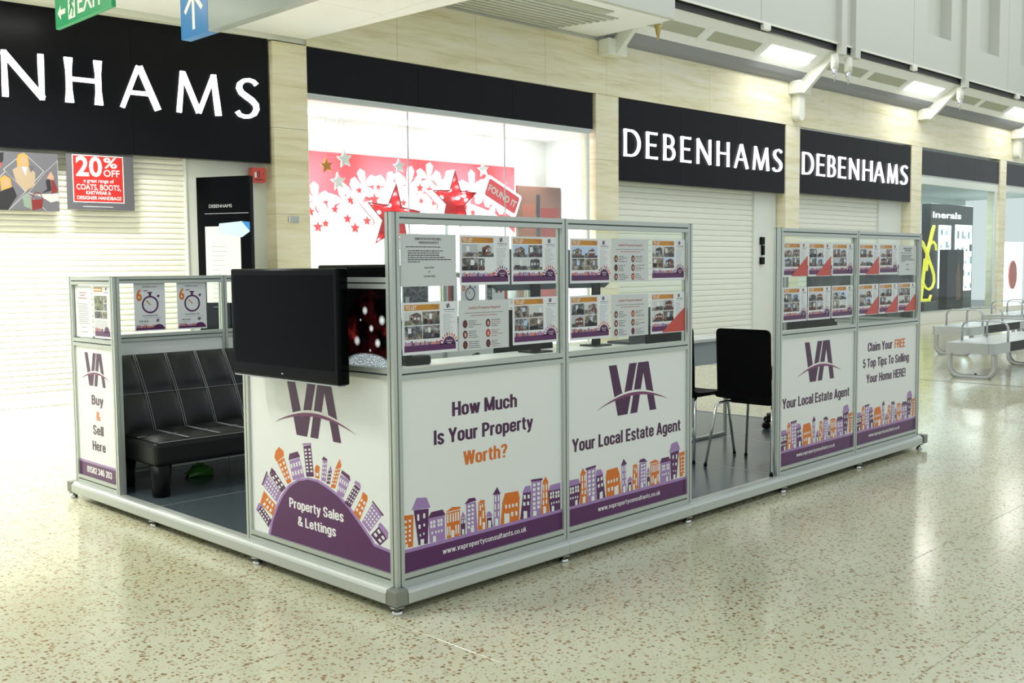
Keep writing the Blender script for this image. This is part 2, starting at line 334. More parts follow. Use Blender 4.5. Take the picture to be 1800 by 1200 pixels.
# condensed gothic lettering drawn with strokes (cap height 1)
def _st(x0, x1, y0, y1):
    rx = (x1-x0)/2; ry = min(rx, (y1-y0)/2); cx = (x0+x1)/2
    return arc(cx, y1-ry, rx, ry, 0, 180, 8)+arc(cx, y0+ry, rx, ry, 180, 360, 8)+[(x1, y1-ry)]
_n = [(.07, .48)]+arc(.215, .54, .145, .13, 180, 0, 8)+[(.36, 0)]
_S = lambda k, x: [(x, .5*k+.22*k)]+arc(x/2+.035, .74*k, x/2-.035, .19*k, 0, 180, 7)+[(.09, .60*k), (x*.38, .53*k), (x*.72, .46*k)]+arc(x/2+.035, .25*k, x/2-.035, .19*k, 20, -180, 8)+[(.07, .30*k)]
GL = {
 'H': (.50, [[(.07, 0), (.07, 1)], [(.43, 0), (.43, 1)], [(.07, .51), (.43, .51)]]), 'M': (.64, [[(.07, 0), (.07, 1)], [(.57, 0), (.57, 1)], [(.08, 1), (.32, .06)], [(.56, 1), (.32, .06)]]),
 'I': (.14, [[(.07, 0), (.07, 1)]]), 'Y': (.50, [[(.05, 1), (.25, .42)], [(.45, 1), (.25, .42)], [(.25, .46), (.25, 0)]]), 'P': (.47, [[(.07, 0), (.07, 1)], [(.07, .93), (.23, .93)]+arc(.23, .69, .17, .24, 90, -90, 8)+[(.07, .45)]]),
 'W': (.70, [[(.05, 1), (.19, 0)], [(.35, 1), (.19, 0)], [(.35, 1), (.51, 0)], [(.65, 1), (.51, 0)]]), 'L': (.40, [[(.07, 0), (.07, 1)], [(.07, .07), (.39, .07)]]), 'E': (.41, [[(.07, 0), (.07, 1)], [(.07, .07), (.40, .07)], [(.07, .52), (.37, .52)], [(.07, .93), (.40, .93)]]),
 'F': (.39, [[(.07, 0), (.07, 1)], [(.07, .49), (.36, .49)], [(.07, .93), (.39, .93)]]), 'A': (.50, [[(.05, 0), (.24, 1)], [(.45, 0), (.26, 1)], [(.13, .27), (.37, .27)]]), 'C': (.47, [[(.41, .64), (.41, .76)]+arc(.24, .76, .17, .17, 0, 180, 8)+[(.07, .24)]+arc(.24, .24, .17, .17, 180, 360, 8)+[(.41, .37)]]),
 'R': (.49, [[(.07, 0), (.07, 1)], [(.07, .93), (.25, .93)]+arc(.25, .71, .17, .22, 90, -90, 8)+[(.07, .49)], [(.25, .49), (.36, .42), (.41, .28), (.43, 0)]]), 'T': (.46, [[(0, .93), (.46, .93)], [(.23, 0), (.23, 1)]]), 'S': (.47, [_S(1, .40)]), 'B': (.47, [[(.07, 0), (.07, 1)], [(.07, .93), (.22, .93)]+arc(.22, .73, .16, .2, 90, -90, 7)+[(.07, .53)], [(.07, .53), (.23, .53)]+arc(.23, .3, .17, .23, 90, -90, 7)+[(.07, .07)]]),
 'o': (.43, [_st(.07, .36, .07, .67)]), 'w': (.62, [[(.05, .74), (.18, 0)], [(.31, .72), (.18, 0)], [(.31, .72), (.44, 0)], [(.57, .74), (.44, 0)]]), 'u': (.43, [[(.07, .74), (.07, .2)]+arc(.215, .2, .145, .13, 180, 360, 8), [(.36, 0), (.36, .74)]]), 'c': (.41, [[(.35, .46), (.35, .54)]+arc(.21, .54, .14, .13, 0, 180, 8)+[(.07, .2)]+arc(.21, .2, .14, .13, 180, 360, 8)+[(.35, .3)]]),
 'h': (.43, [[(.07, 0), (.07, 1)], _n]), 'n': (.43, [[(.07, 0), (.07, .74)], _n]), 'm': (.66, [[(.07, 0), (.07, .74)], [(.07, .48)]+arc(.20, .55, .13, .12, 180, 0, 7)+[(.33, 0)], [(.33, .48)]+arc(.46, .55, .13, .12, 180, 0, 7)+[(.59, 0)]]), 's': (.39, [_S(.74, .33)]), 'r': (.29, [[(.07, 0), (.07, .74)], [(.07, .46)]+arc(.22, .52, .15, .15, 180, 85, 6)+[(.28, .67)]]),
 'p': (.43, [[(.07, -.24), (.07, .74)], _st(.07, .36, .07, .67)]), 'd': (.43, [[(.36, 0), (.36, 1)], _st(.07, .36, .07, .67)]), 'b': (.43, [[(.07, 0), (.07, 1)], _st(.07, .36, .07, .67)]), 'e': (.43, [[(.07, .38), (.36, .38), (.36, .54)]+arc(.215, .54, .145, .13, 0, 180, 8)+[(.07, .2)]+arc(.215, .2, .145, .13, 180, 350, 8)+[(.36, .26)]]), 't': (.28, [[(.12, .92), (.12, .2), (.15, .1), (.21, .065), (.28, .065)], [(.0, .68), (.27, .68)]]),
 'y': (.42, [[(.05, .74), (.21, .06)], [(.37, .74), (.21, .02), (.17, -.13), (.11, -.18), (.04, -.18)]]), 'v': (.40, [[(.05, .74), (.2, 0)], [(.35, .74), (.2, 0)]]), 'a': (.43, [[(.07, .52)]+arc(.21, .55, .14, .12, 170, 0, 7)+[(.35, 0)], [(.35, .42), (.22, .41)]+arc(.19, .23, .12, .165, 80, 275, 8)+[(.35, .14)]]), 'l': (.14, [[(.07, 0), (.07, 1)]]), 'i': (.14, [[(.07, 0), (.07, .74)], [(.07, .86), (.07, 1)]]),
 'g': (.43, [_st(.07, .36, .07, .67), [(.36, .74), (.36, -.05)]+arc(.215, -.06, .145, .12, 0, -165, 8)]), 'k': (.42, [[(.07, 0), (.07, 1)], [(.07, .28), (.37, .74)], [(.18, .42), (.38, 0)]]), '.': (.14, [[(.07, 0), (.07, .15)]]), '!': (.14, [[(.07, .3), (.07, 1)], [(.07, 0), (.07, .15)]]), '?': (.42, [arc(.21, .76, .15, .17, 180, -50, 9)+[(.22, .46), (.205, .28)], [(.205, 0), (.205, .15)]]),
 '&': (.52, [[(.50, 0), (.16, .62), (.12, .76), (.15, .9), (.24, .94), (.33, .88), (.34, .76), (.28, .64), (.14, .48), (.07, .32), (.07, .2), (.13, .09), (.23, .06), (.34, .12), (.42, .26), (.46, .46)]]), ' ': (.17, []),
 '0': (.44, [_st(.07, .37, .07, .93)]), '1': (.30, [[(.19, 0), (.19, 1)], [(.19, .9), (.12, .79), (.03, .76)]]), '2': (.44, [arc(.22, .74, .15, .19, 170, -20, 9)+[(.30, .5), (.08, .07)], [(.05, .07), (.40, .07)]]), '3': (.44, [arc(.21, .74, .15, .19, 170, -80, 9), arc(.21, .30, .16, .23, 85, -170, 10)]), '4': (.46, [[(.33, 0), (.33, 1)], [(.31, .98), (.06, .30)], [(.04, .26), (.45, .26)]]),
 '5': (.44, [[(.37, .93), (.11, .93), (.09, .50)], [(.09, .53)]+arc(.22, .34, .155, .27, 110, -165, 10)]), '6': (.44, [_st(.07, .37, .07, .58), [(.07, .34), (.07, .74)]+arc(.22, .76, .15, .17, 180, 15, 8)]), '8': (.44, [_st(.08, .36, .54, .93), _st(.07, .37, .07, .52)]),
}
def gothic(q, body, x0, x1, y, h, m, w, T=None, sw=.168):
    """condensed gothic text fitted between x0 and x1, baseline y, cap height h"""
    tot = sum(GL[c][0]+.07 for c in body)-.07; k = (x1-x0)/tot; x = 0.
    for c in body:
        wd, ss = GL[c]
        for s in ss:
            L, R = ribbon(s, [sw]*len(s)); f = lambda p: (x0+(x+p[0])*k, y+p[1]*h)
            e = 0
            for i in range(len(s)-1): q.poly([f(R[i]), f(R[i+1]), f(L[i+1]), f(L[i])], w+.00005*(ss.index(s)*2+i % 2), m, T)
        x += wd+.07
    return q
def gwords(par, name, body, x0, x1, y, h, m, w, sw=.168):
    """one object per word"""
    tot = sum(GL[c][0]+.07 for c in body)-.07; k = (x1-x0)/tot; x = 0.
    for wd in body.split(' '):
        L = sum(GL[c][0]+.07 for c in wd)-.07
        gothic(MB(), wd, x0+x*k, x0+(x+L)*k, y, h, m, w, None, sw).build(name, par); x += L+.07+GL[' '][0]+.07

# wall frames
TH = math.radians(-2.3)
WP = Vector((2.5, 7.1, 0)); WD = Vector((math.cos(TH), math.sin(TH), 0)); WN = Vector((-math.sin(TH), math.cos(TH), 0))
def wallM(s=0, z=0, off=0): return FR(WP+WD*s-WN*off+Vector((0, 0, z)), WD)        # local u along the wall, v up, w out to the mall
TL = math.radians(-6.5); LD = Vector((math.cos(TL), math.sin(TL), 0)); LN = Vector((-math.sin(TL), math.cos(TL), 0)); LP = WP+WD*1.5+WN*.08
def leftM(t=0, z=0, off=0): return FR(LP+LD*t-LN*off+Vector((0, 0, z)), LD)

# ------------------------------------------------------------------ floor
fl = struct('floor', 'polished cream terrazzo tile floor with brown flecks')
MB().box(-14, 40, -14, 7.9, -.12, -.003, 'grout').build('floor_bed', fl)
TS = .58; GAP = .0022
tm = MB().bbox(GAP/2, TS-GAP/2, GAP/2, TS-GAP/2, -.02, 0, .0012, 'terrazzo')
tile0 = None; cells = []
for i in range(-12, 62):
    for j in range(-9, 14):
        x = -.66+i*TS; y = -.605+j*TS
        if y+TS > 7.75: continue
        c = Vector((x+TS/2, y+TS/2, 0))-CAMP; dep = c.dot(_f)
        px = 900+1795*c.dot(_r2)/dep if dep > .3 else 9e9; py = 600-1795*c.dot(_u2)/dep if dep > .3 else 9e9
        vis = dep > .3 and -250 < px < 2050 and py < 1400
        cells.append((0 if vis else 1, dep if vis else abs(dep), x, y))
cells.sort()
for k, (_, _, x, y) in enumerate(cells[:290]):
    if tile0 is None: tile0 = tm.build('floor_tile', fl); o = tile0
    else: o = tile0.copy(); COL.objects.link(o)
    o.parent = fl; o.location = (x, y, 0)
rest = MB()
for _, _, x, y in cells[290:]:
    rest.add([(x+GAP/2, y+GAP/2, 0), (x+TS-GAP/2, y+GAP/2, 0), (x+TS-GAP/2, y+TS-GAP/2, 0), (x+GAP/2, y+TS-GAP/2, 0)], [(0, 1, 2, 3)], 'terrazzo')
tag(rest.build('floor_tile_field', fl), kind='stuff')
js = MB(); js.box(9.50, 9.54, -6, 6.9, .0002, .0012, 'dark_joint'); js.box(13.9, 13.94, -6, 6.7, .0002, .0012, 'dark_joint')
js.build('expansion_joint', fl)

# ------------------------------------------------------------------ stone shop-front wall
ZF = 3.96; ZT = 4.74
wall = struct('wall_back', 'beige travertine shop-front wall with pilasters', wallM())
MB().box(-9, 30, ZF+.02, 6, -.9, -.035, 'white_paint').build('wall_core', wall)
def slab(u0, u1, v0, v1, w0=-.3, w1=0.):
    MB().bbox(u0+.0015, u1-.0015, v0+.0015, v1-.0015, w0, w1, .003, 'stone').build('stone_slab', wall)
u = 1.96
while u < 28: slab(u, u+1.31, ZF, ZT, -.04); u += 1.31
for a, b in ((1.50, 1.955), (6.96, 7.48), (12.20, 12.68), (17.25, 17.74), (22.07, 22.47), (27.0, 27.5)):
    v = 0
    for hh in (.06, .97, .98, .98, .97): slab(a, b, v, min(v+hh, 4.03 if a < 2 else ZF)); v += hh
for a, b in ((17.74, 22.07), (22.47, 27.0)):
    n = 3
    for k in range(n):
        q = MB().bbox(a+(b-a)*k/n+.002, a+(b-a)*(k+1)/n-.002, 0, .27, -.28, -.03, .004, 'stone_sill').build('sill_slab', wall)

# left lower bulkhead over the left shop
cl = struct('ceiling', 'low white ceiling over the left shop front', wallM())
HT = Matrix(((1, 0, 0, 0), (0, 0, 1, 0), (0, 1, 0, 0), (0, 0, 0, 1)))
MB().prism([(-12, -.6), (1.90, -.6), (2.62, 6.2), (-12, 6.2)], 4.05, 5.2, 'ceiling_white', HT).build('ceiling_void', cl)
MB().prism([(1.935, .0), (1.94, .0), (2.61, 6.19), (1.935, 6.19)], 4.03, 4.05, 'ceiling_white', HT).build('ceiling_edge_strip', cl)
pm = None
for i in range(8):
    for j in range(4):
        if pm is None: pm = MB().bbox(.003, 1.545, 0, .02, .003, 1.545, .002, 'ceiling_white').build('ceiling_panel', cl); o = pm
        else: o = pm.copy(); COL.objects.link(o)
        o.parent = cl; o.location = (1.934-1.548*(i+1), 4.03, 1.548*j+.0)
# upper flat soffit with linear vents
c2 = struct('ceiling.001', 'flat white soffit above the bright shop window', wallM())
MB().box(1.96, 6.98, 4.79, 5.6, 0, 1.38, 'ceiling_white').build('soffit', c2)
vm = None
for k in range(9):
    m0 = MB().box(2.2, 6.05+.03*k, 4.765, 4.79, .04+.105*k, .10+.105*k, 'fascia')
    m0.build('vent_blade', c2)
    MB().box(2.2, 6.05+.03*k+.06, 4.782, 4.7895, .102+.105*k, .142+.105*k, 'grille').build('vent_gap', c2)
MB().box(2.2, 6.0, 4.778, 4.7895, 1.03, 1.2, 'grille').build('return_air_grille', c2)
MB().box(-9, 6.98, 4.79, 8, 1.38, 1.46, 'fascia').build('upper_fascia', c2)

# sloping soffit, cove and tall white fascia to the right
c3 = struct('ceiling.002', 'sloping white soffit with grey grilles and light panels', wallM())
cove = [(.0, 4.74), (.03, 4.742), (.06, 4.752), (.12, 4.77), (.2, 4.81), (.29, 4.885)]
mb = MB()
for (a, za), (b, zb) in zip(cove, cove[1:]):
    mb.add([(6.98, za, a), (30, za, a), (30, zb, b), (6.98, zb, b)], [(0, 3, 2, 1), (0, 1, 2, 3)], 'cove_grey', None, True)
mb.build('cove', c3)
sl = (.5/.55)  # unused helper ratio
def on_slope(off): return 4.885+(off-.29)*(5.215-4.885)/(.83-.29)
mb = MB(); s0, s1 = 6.98, 30
def sloped(m_, u0, u1, o0, o1, lift, th, name, par):
    d = Vector((on_slope(.8)-on_slope(.3), .5)).normalized()  # (dz, doff)
    nz, no = -d[1], d[0]
    q = MB(); vs = []
    for uu in (u0, u1):
        for oo in (o0, o1):
            for l in (lift, lift-th): vs.append((uu, on_slope(oo)+nz*l, oo+no*l))
    q.add(vs, [(0, 2, 6, 4), (1, 5, 7, 3), (0, 1, 3, 2), (4, 6, 7, 5), (0, 4, 5, 1), (2, 3, 7, 6)], m_)
    return q.build(name, par)
sloped('ceiling_white', 6.98, 30, .29, .83, 0, .03, 'soffit_board', c3)
for b in range(4):
    sb = 7.45+5.24*b
    for k in range(3):
        a = sb+.05+1.6*k
        if k < 2: sloped('grille', a, a+1.35, .44, .62, .004, .01, 'air_grille', c3)
        else: sloped('panel_light', a, a+1.45, .42, .64, .004, .01, 'light_diffuser', c3)
        sloped('ceiling_white', a+1.4, a+1.52, .40, .66, .012, .014, 'soffit_rib', c3)
    P = wallM() @ Vector((sb+4.0, on_slope(.53)-.03, .53+.03))
    area_light('cornice_lamp', P, (0, 0, TH), 1.4, .2, 16, (1, .99, .95))
MB().box(6.98, 30, 5.19, 5.30, .83, .90, 'slot').build('shadow_slot', c3)
mb = MB()
for b in range(4): mb.bbox(9.95+5.24*b, 10.15+5.24*b, 5.19, 5.28, .86, .97, .006, 'white_paint')
mb.build('slot_clip', c3)

uw = struct('wall_upper', 'tall pale grey fascia panels above the cornice', wallM())
MB().box(6.98, 30, 5.28, 9.0, .45, .58, 'fascia').build('fascia_core', uw)
edges = [6.98, 9.92, 12.33, 12.9, 15.28, 17.57, 19.98, 22.4, 24.8, 27.2, 30]
for a, b in zip(edges, edges[1:]):
    rec = {15.28: (15.87, 16.97), 17.57: (18.4, 19.45), 19.98: (20.7, 21.7)}.get(a)
    q = MB()
    if rec:
        q.box(a+.006, rec[0], 5.28, 9, .585, .93, 'fascia'); q.box(rec[1], b-.006, 5.28, 9, .585, .93, 'fascia'); q.box(rec[0], rec[1], 5.28, 6.0, .585, .93, 'fascia')
        q.box(rec[0], rec[1], 6.0, 9, .585, .70, 'fascia')
    else: q.box(a+.006, b-.006, 5.28, 9, .585, .93, 'fascia')
    q.build('fascia_panel', uw)
for x in (12.40, 12.90, 17.57, 22.8, 28.0):
    MB().box(x-.09, x+.09, 5.1, 9, .93, 1.03, 'fascia').build('fascia_rib', uw)
MB().box(6.98, 30, 5.28, 5.31, .87, .96, 'white_paint').build('fascia_drip', uw)

# brackets
def bracket(s, lab, pendants, lower, cap='chrome'):
    t = thing('roof_bracket', lab, 'bracket', wallM(s), 'white cornice brackets')
    MB().bbox(-.21, .21, 4.52, 4.76, 0, .22, .012, 'white_paint').build('wall_block', t)
    q = MB(); prof = [(.05, 4.53), (.22, 4.53), (.84, 5.12), (.84, 5.26), (.60, 5.12), (.05, 4.74)]
    T = Matrix(((0, 0, 1, 0), (0, 1, 0, 0), (1, 0, 0, 0), (0, 0, 0, 1)))
    q.prism(prof, -.045, .045, 'white_paint', T); q.build('strut', t)
    for p in pendants:
        MB().lathe([(.07, 0), (.07, .25)], 'white_paint', 16, Matrix.Translation((p, 4.86, .90)) @ Matrix.Rotation(-PI/2, 4, 'X')).build('pendant_collar', t)
        MB().lathe([(.004, -.23), (.03, -.12), (.058, 0), (.05, .01)], cap, 16, Matrix.Translation((p, 4.86, .90)) @ Matrix.Rotation(-PI/2, 4, 'X')).build('cone_tip', t)
    if lower:
        q = MB(); q.prism(arc(0, 4.16, .10, .12, 180, 360, 8)+[(.10, 4.53), (-.10, 4.53)], .005, .16, 'white_paint'); q.build('drop_piece', t)
    return t
bracket(7.22, 'white steel bracket nearest, beside the ceiling vents, with one brass cone', (.09,), False, 'brass')
bracket(12.47, 'white steel bracket between the two lit shutter signs, with two chrome cones', (-.16, .32), True)
bracket(17.68, 'white steel bracket right of the far lit shutter sign', (-.15,), False)
bracket(22.9, 'white steel bracket furthest away, at the right edge', (-.15,), True)

# ------------------------------------------------------------------ lit letters
def letter(ch, h, d, wk=.115, fk=1.28):
    """flared sans capital, returns (mesh builder, width); local origin at lower left"""
    q = MB(); W = wk*h; F = fk*W
    def st(*p, w=None): 
        ws = w or [F]+[W]*(len(p)-2)+[F]
        if len(p) == 2:
            (a, b), (c, e) = p; mpts = [p[0], (a+(c-a)*.3, b+(e-b)*.3), (a+(c-a)*.7, b+(e-b)*.7), p[1]]; stroke(q, [(x*h, y*h) for x, y in mpts], [F, W, W, F] if w is None else [w[0], w[0], w[1], w[1]], 0, d, 'letter')
        else: stroke(q, [(x*h, y*h) for x, y in p], ws, 0, d, 'letter')
    s_ = .8*W
    if ch == 'D':
        st((.07, 0), (.07, 1)); c = [(.05, .955), (.28, .955)]+[(x, y) for x, y in arc(.36, .5, .43, .455, 85, -85, 14)]+[(.28, .045), (.05, .045)]
        n = len(c); stroke(q, [(x*h, y*h) for x, y in c], [s_]*2+[s_+(W*1.15-s_)*math.sin(PI*i/(n-5)) for i in range(n-4)]+[s_]*2, 0, d, 'letter'); return q, .86*h
    if ch == 'E':
        st((.07, 0), (.07, 1)); 
        for y, x in ((.045, .56), (.52, .48), (.955, .54)): stroke(q, [(.05*h, y*h), (.4*h, y*h), (x*h, y*h)], [s_, s_, s_*1.25], 0, d, 'letter')
        return q, .60*h
    if ch == 'B':
        st((.07, 0), (.07, 1))
        for y0, y1, x in ((.045, .53, .58), (.53, .955, .52)):
            cy, ry = (y0+y1)/2, (y1-y0)/2; c = [(.05, y1), (.25, y1)]+arc(.3, cy, x-.3, ry, 85, -85, 10)+[(.25, y0), (.05, y0)]
            n = len(c); stroke(q, [(a*h, b*h) for a, b in c], [s_]*2+[s_+(W-s_)*math.sin(PI*i/(n-5)) for i in range(n-4)]+[s_]*2, 0, d, 'letter')
        return q, .66*h
    if ch == 'N': st((.08, 0), (.08, 1), w=[s_*1.2, s_]); st((.06, .97), (.80, .03), w=[W*1.1, W*1.1]); st((.78, 0), (.78, 1), w=[s_, s_*1.2]); return q, .88*h
    if ch == 'H': st((.08, 0), (.08, 1)); st((.70, 0), (.70, 1)); stroke(q, [(.08*h, .53*h), (.70*h, .53*h)], [s_, s_], 0, d, 'letter'); return q, .78*h
    if ch == 'A': st((.05, 0), (.42, .985), w=[s_, s_]); st((.83, 0), (.44, .985), w=[W*1.15, W*1.1]); stroke(q, [(.2*h, .36*h), (.68*h, .36*h)], [s_, s_], 0, d, 'letter'); return q, .90*h
    if ch == 'M': st((.06, 0), (.16, .99), w=[s_*1.1, s_]); st((.16, .97), (.52, .03), w=[W, W]); st((.52, .03), (.88, .97), w=[s_, s_]); st((.98, 0), (.88, .99), w=[W*1.15, W]); return q, 1.06*h
    if ch == 'S':
        c = [(.53, .86), (.46, .935), (.35, .96), (.22, .93), (.13, .84), (.11, .74), (.16, .63), (.28, .545), (.41, .46), (.50, .36), (.515, .25), (.46, .13), (.35, .055), (.22, .04), (.11, .075), (.05, .16)]
        stroke(q, [(x*h, y*h) for x, y in c], [W*.9, s_, s_, s_, W, W*1.1, W*1.15, W*1.2, W*1.2, W*1.15, W*1.05, W, s_, s_, s_, W*.9], 0, d, 'letter'); return q, .58*h
def shop_sign(label, Mx, u0, u1, v0, v1, starts, h, vb, name='shop_sign', widths=None, wk=.098, fk=1.2):
    t = thing(name, label, 'sign', Mx, 'black fascias with lit white lettering')
    q = MB(); n = max(2, round((u1-u0)/1.6))
    MB().box(u0, u1, v0, v1, -.12, -.012, 'black_sign').build('sign_case', t)
    for k in range(n):
        a = u0+(u1-u0)*k/n; b = u0+(u1-u0)*(k+1)/n
        MB().bbox(a+.0008, b-.0008, v0, v1, -.012, .0, .0015, 'black_sign').build('face_panel', t)
    for k, (ch, x) in enumerate(zip('DEBENHAMS', starts)):
        q, wd = letter(ch, h, .03, wk, fk)
        sx = widths[k]/wd if widths else 1
        q.build('letter_'+ch.lower(), t, 0, Matrix.Translation((x, vb, .006)) @ Matrix.Diagonal((sx, 1, 1, 1)))
    return t
st_ = [-4.86, -4.28, -3.80, -3.32, -2.83, -2.235, -1.70, -1.105, -.44]
wd_ = [.40, .29, .30, .29, .42, .36, .43, .51, .29]
shop_sign('large black fascia with lit white lettering over the cream shutter at left', leftM(0, 0, .02), -6.2, -.02, 2.585, 4.01, st_, .445, 3.065, widths=wd_, wk=.118, fk=1.5)
s2 = [7.60, 8.14, 8.58, 9.03, 9.46, 10.03, 10.55, 11.12, 11.75]; w2 = [.40, .30, .31, .29, .42, .37, .43, .52, .32]
shop_sign('black fascia with lit lettering over the middle roller shutter', wallM(0, 0, -.02), 7.49, 12.19, 2.70, ZF, s2, .42, 3.075, widths=w2)
s3 = [12.77, 13.29, 13.70, 14.11, 14.53, 15.08, 15.56, 16.15, 16.72]; w3 = [.40, .31, .30, .30, .41, .41, .45, .46, .34]
shop_sign('black fascia with lit lettering over the far roller shutter', wallM(0, 0, -.02), 12.69, 17.24, 2.73, ZF-.03, s3, .42, 3.085, widths=w3)
for k, (a, b, z0, z1, lab) in enumerate(((1.96, 6.92, 3.43, ZF, 'blank black fascia over the bright christmas window'), (17.75, 22.06, 3.36, 3.9, 'blank charcoal fascia over the beauty shop window'), (22.48, 27, 3.36, 3.9, 'blank charcoal fascia at the far right edge'))):
    t = thing('blank_fascia', lab, 'fascia', wallM(0, 0, -.03), 'blank dark fascias')
    mm = 'black_sign' if k == 0 else 'dark_fascia'
    n = 3
    for j in range(n): MB().bbox(a+(b-a)*j/n+.0008, a+(b-a)*(j+1)/n-.0008, z0, z1, -.1, 0, .0015, mm).build('face_panel', t)
    MB().box(a, b, z0-.03, z0, -.1, -.005, 'alu').build('bottom_trim', t)

# ------------------------------------------------------------------ roller shutters
def shutter(label, Mx, u0, u1, top, pitch, mt, jl, jr):
    t = thing('roller_shutter', label, 'shutter', Mx, 'closed roller shutters')
    n = int((top-.09)/pitch); prof = [(0, 0), (.005, .003), (.0105, .012), (.012, pitch*.45), (.0105, pitch-.014), (.005, pitch-.006), (0, pitch-.004)]
    q = MB(); L = u1-u0; vs = []; k = len(prof)
    for x in (0, L):
        for a, b in prof: vs.append((x, b, a))
    q.add(vs, [(i, k+i, k+i+1, i+1) for i in range(k-1)], mt); s = q.build('slat', t); s.location = (u0, .09, 0)
    for i in range(1, n+1):
        c = s.copy(); COL.objects.link(c); c.location = (u0, .09+i*pitch, 0)
    MB().box(u0-.02, u1+.02, 0, top+(.0 if mt == 'shutter_warm' else .2), -.04, -.002, mt).build('curtain_back', t)
    MB().bbox(u0, u1, 0, .085, -.01, .03, .006, mt).build('bottom_bar', t)
    for a, b in ((u0-jl, u0), (u1, u1+jr)):
        if b-a > .01: MB().bbox(a, b, 0, top+(.0 if mt == 'shutter_warm' else .12), -.05, .05, .004, 'jamb').build('guide_rail', t)
    return t
shutter('cream roller shutter filling the left shop front', leftM(0, 0, -.15), -6.2, -.98, 2.61, .058, 'shutter_warm', .02, .02)
MB().box(-.96, 0, 0, 2.61, -.09, .02, 'jamb').build('side_box', bpy.data.objects['roller_shutter'])
shutter('white roller shutter below the middle lit sign', wallM(0, 0, -.24), 7.52, 11.46, 2.66, .095, 'shutter', .03, .72)
shutter('white roller shutter below the far lit sign', wallM(0, 0, -.24), 12.72, 16.17, 2.70, .095, 'shutter', .03, 1.02)
t = thing('key_switch', 'black key switch boxes on the middle shutter guide rail', 'switch', wallM(11.70, 1.39, -.19))
for a, b, c, d in ((-.06, .05, .36, .50), (-.01, .05, .17, .35), (-.06, .05, 0, .13)): MB().bbox(a, b, c, d, 0, .05, .006, 'black_plastic').build('switch_box', t)
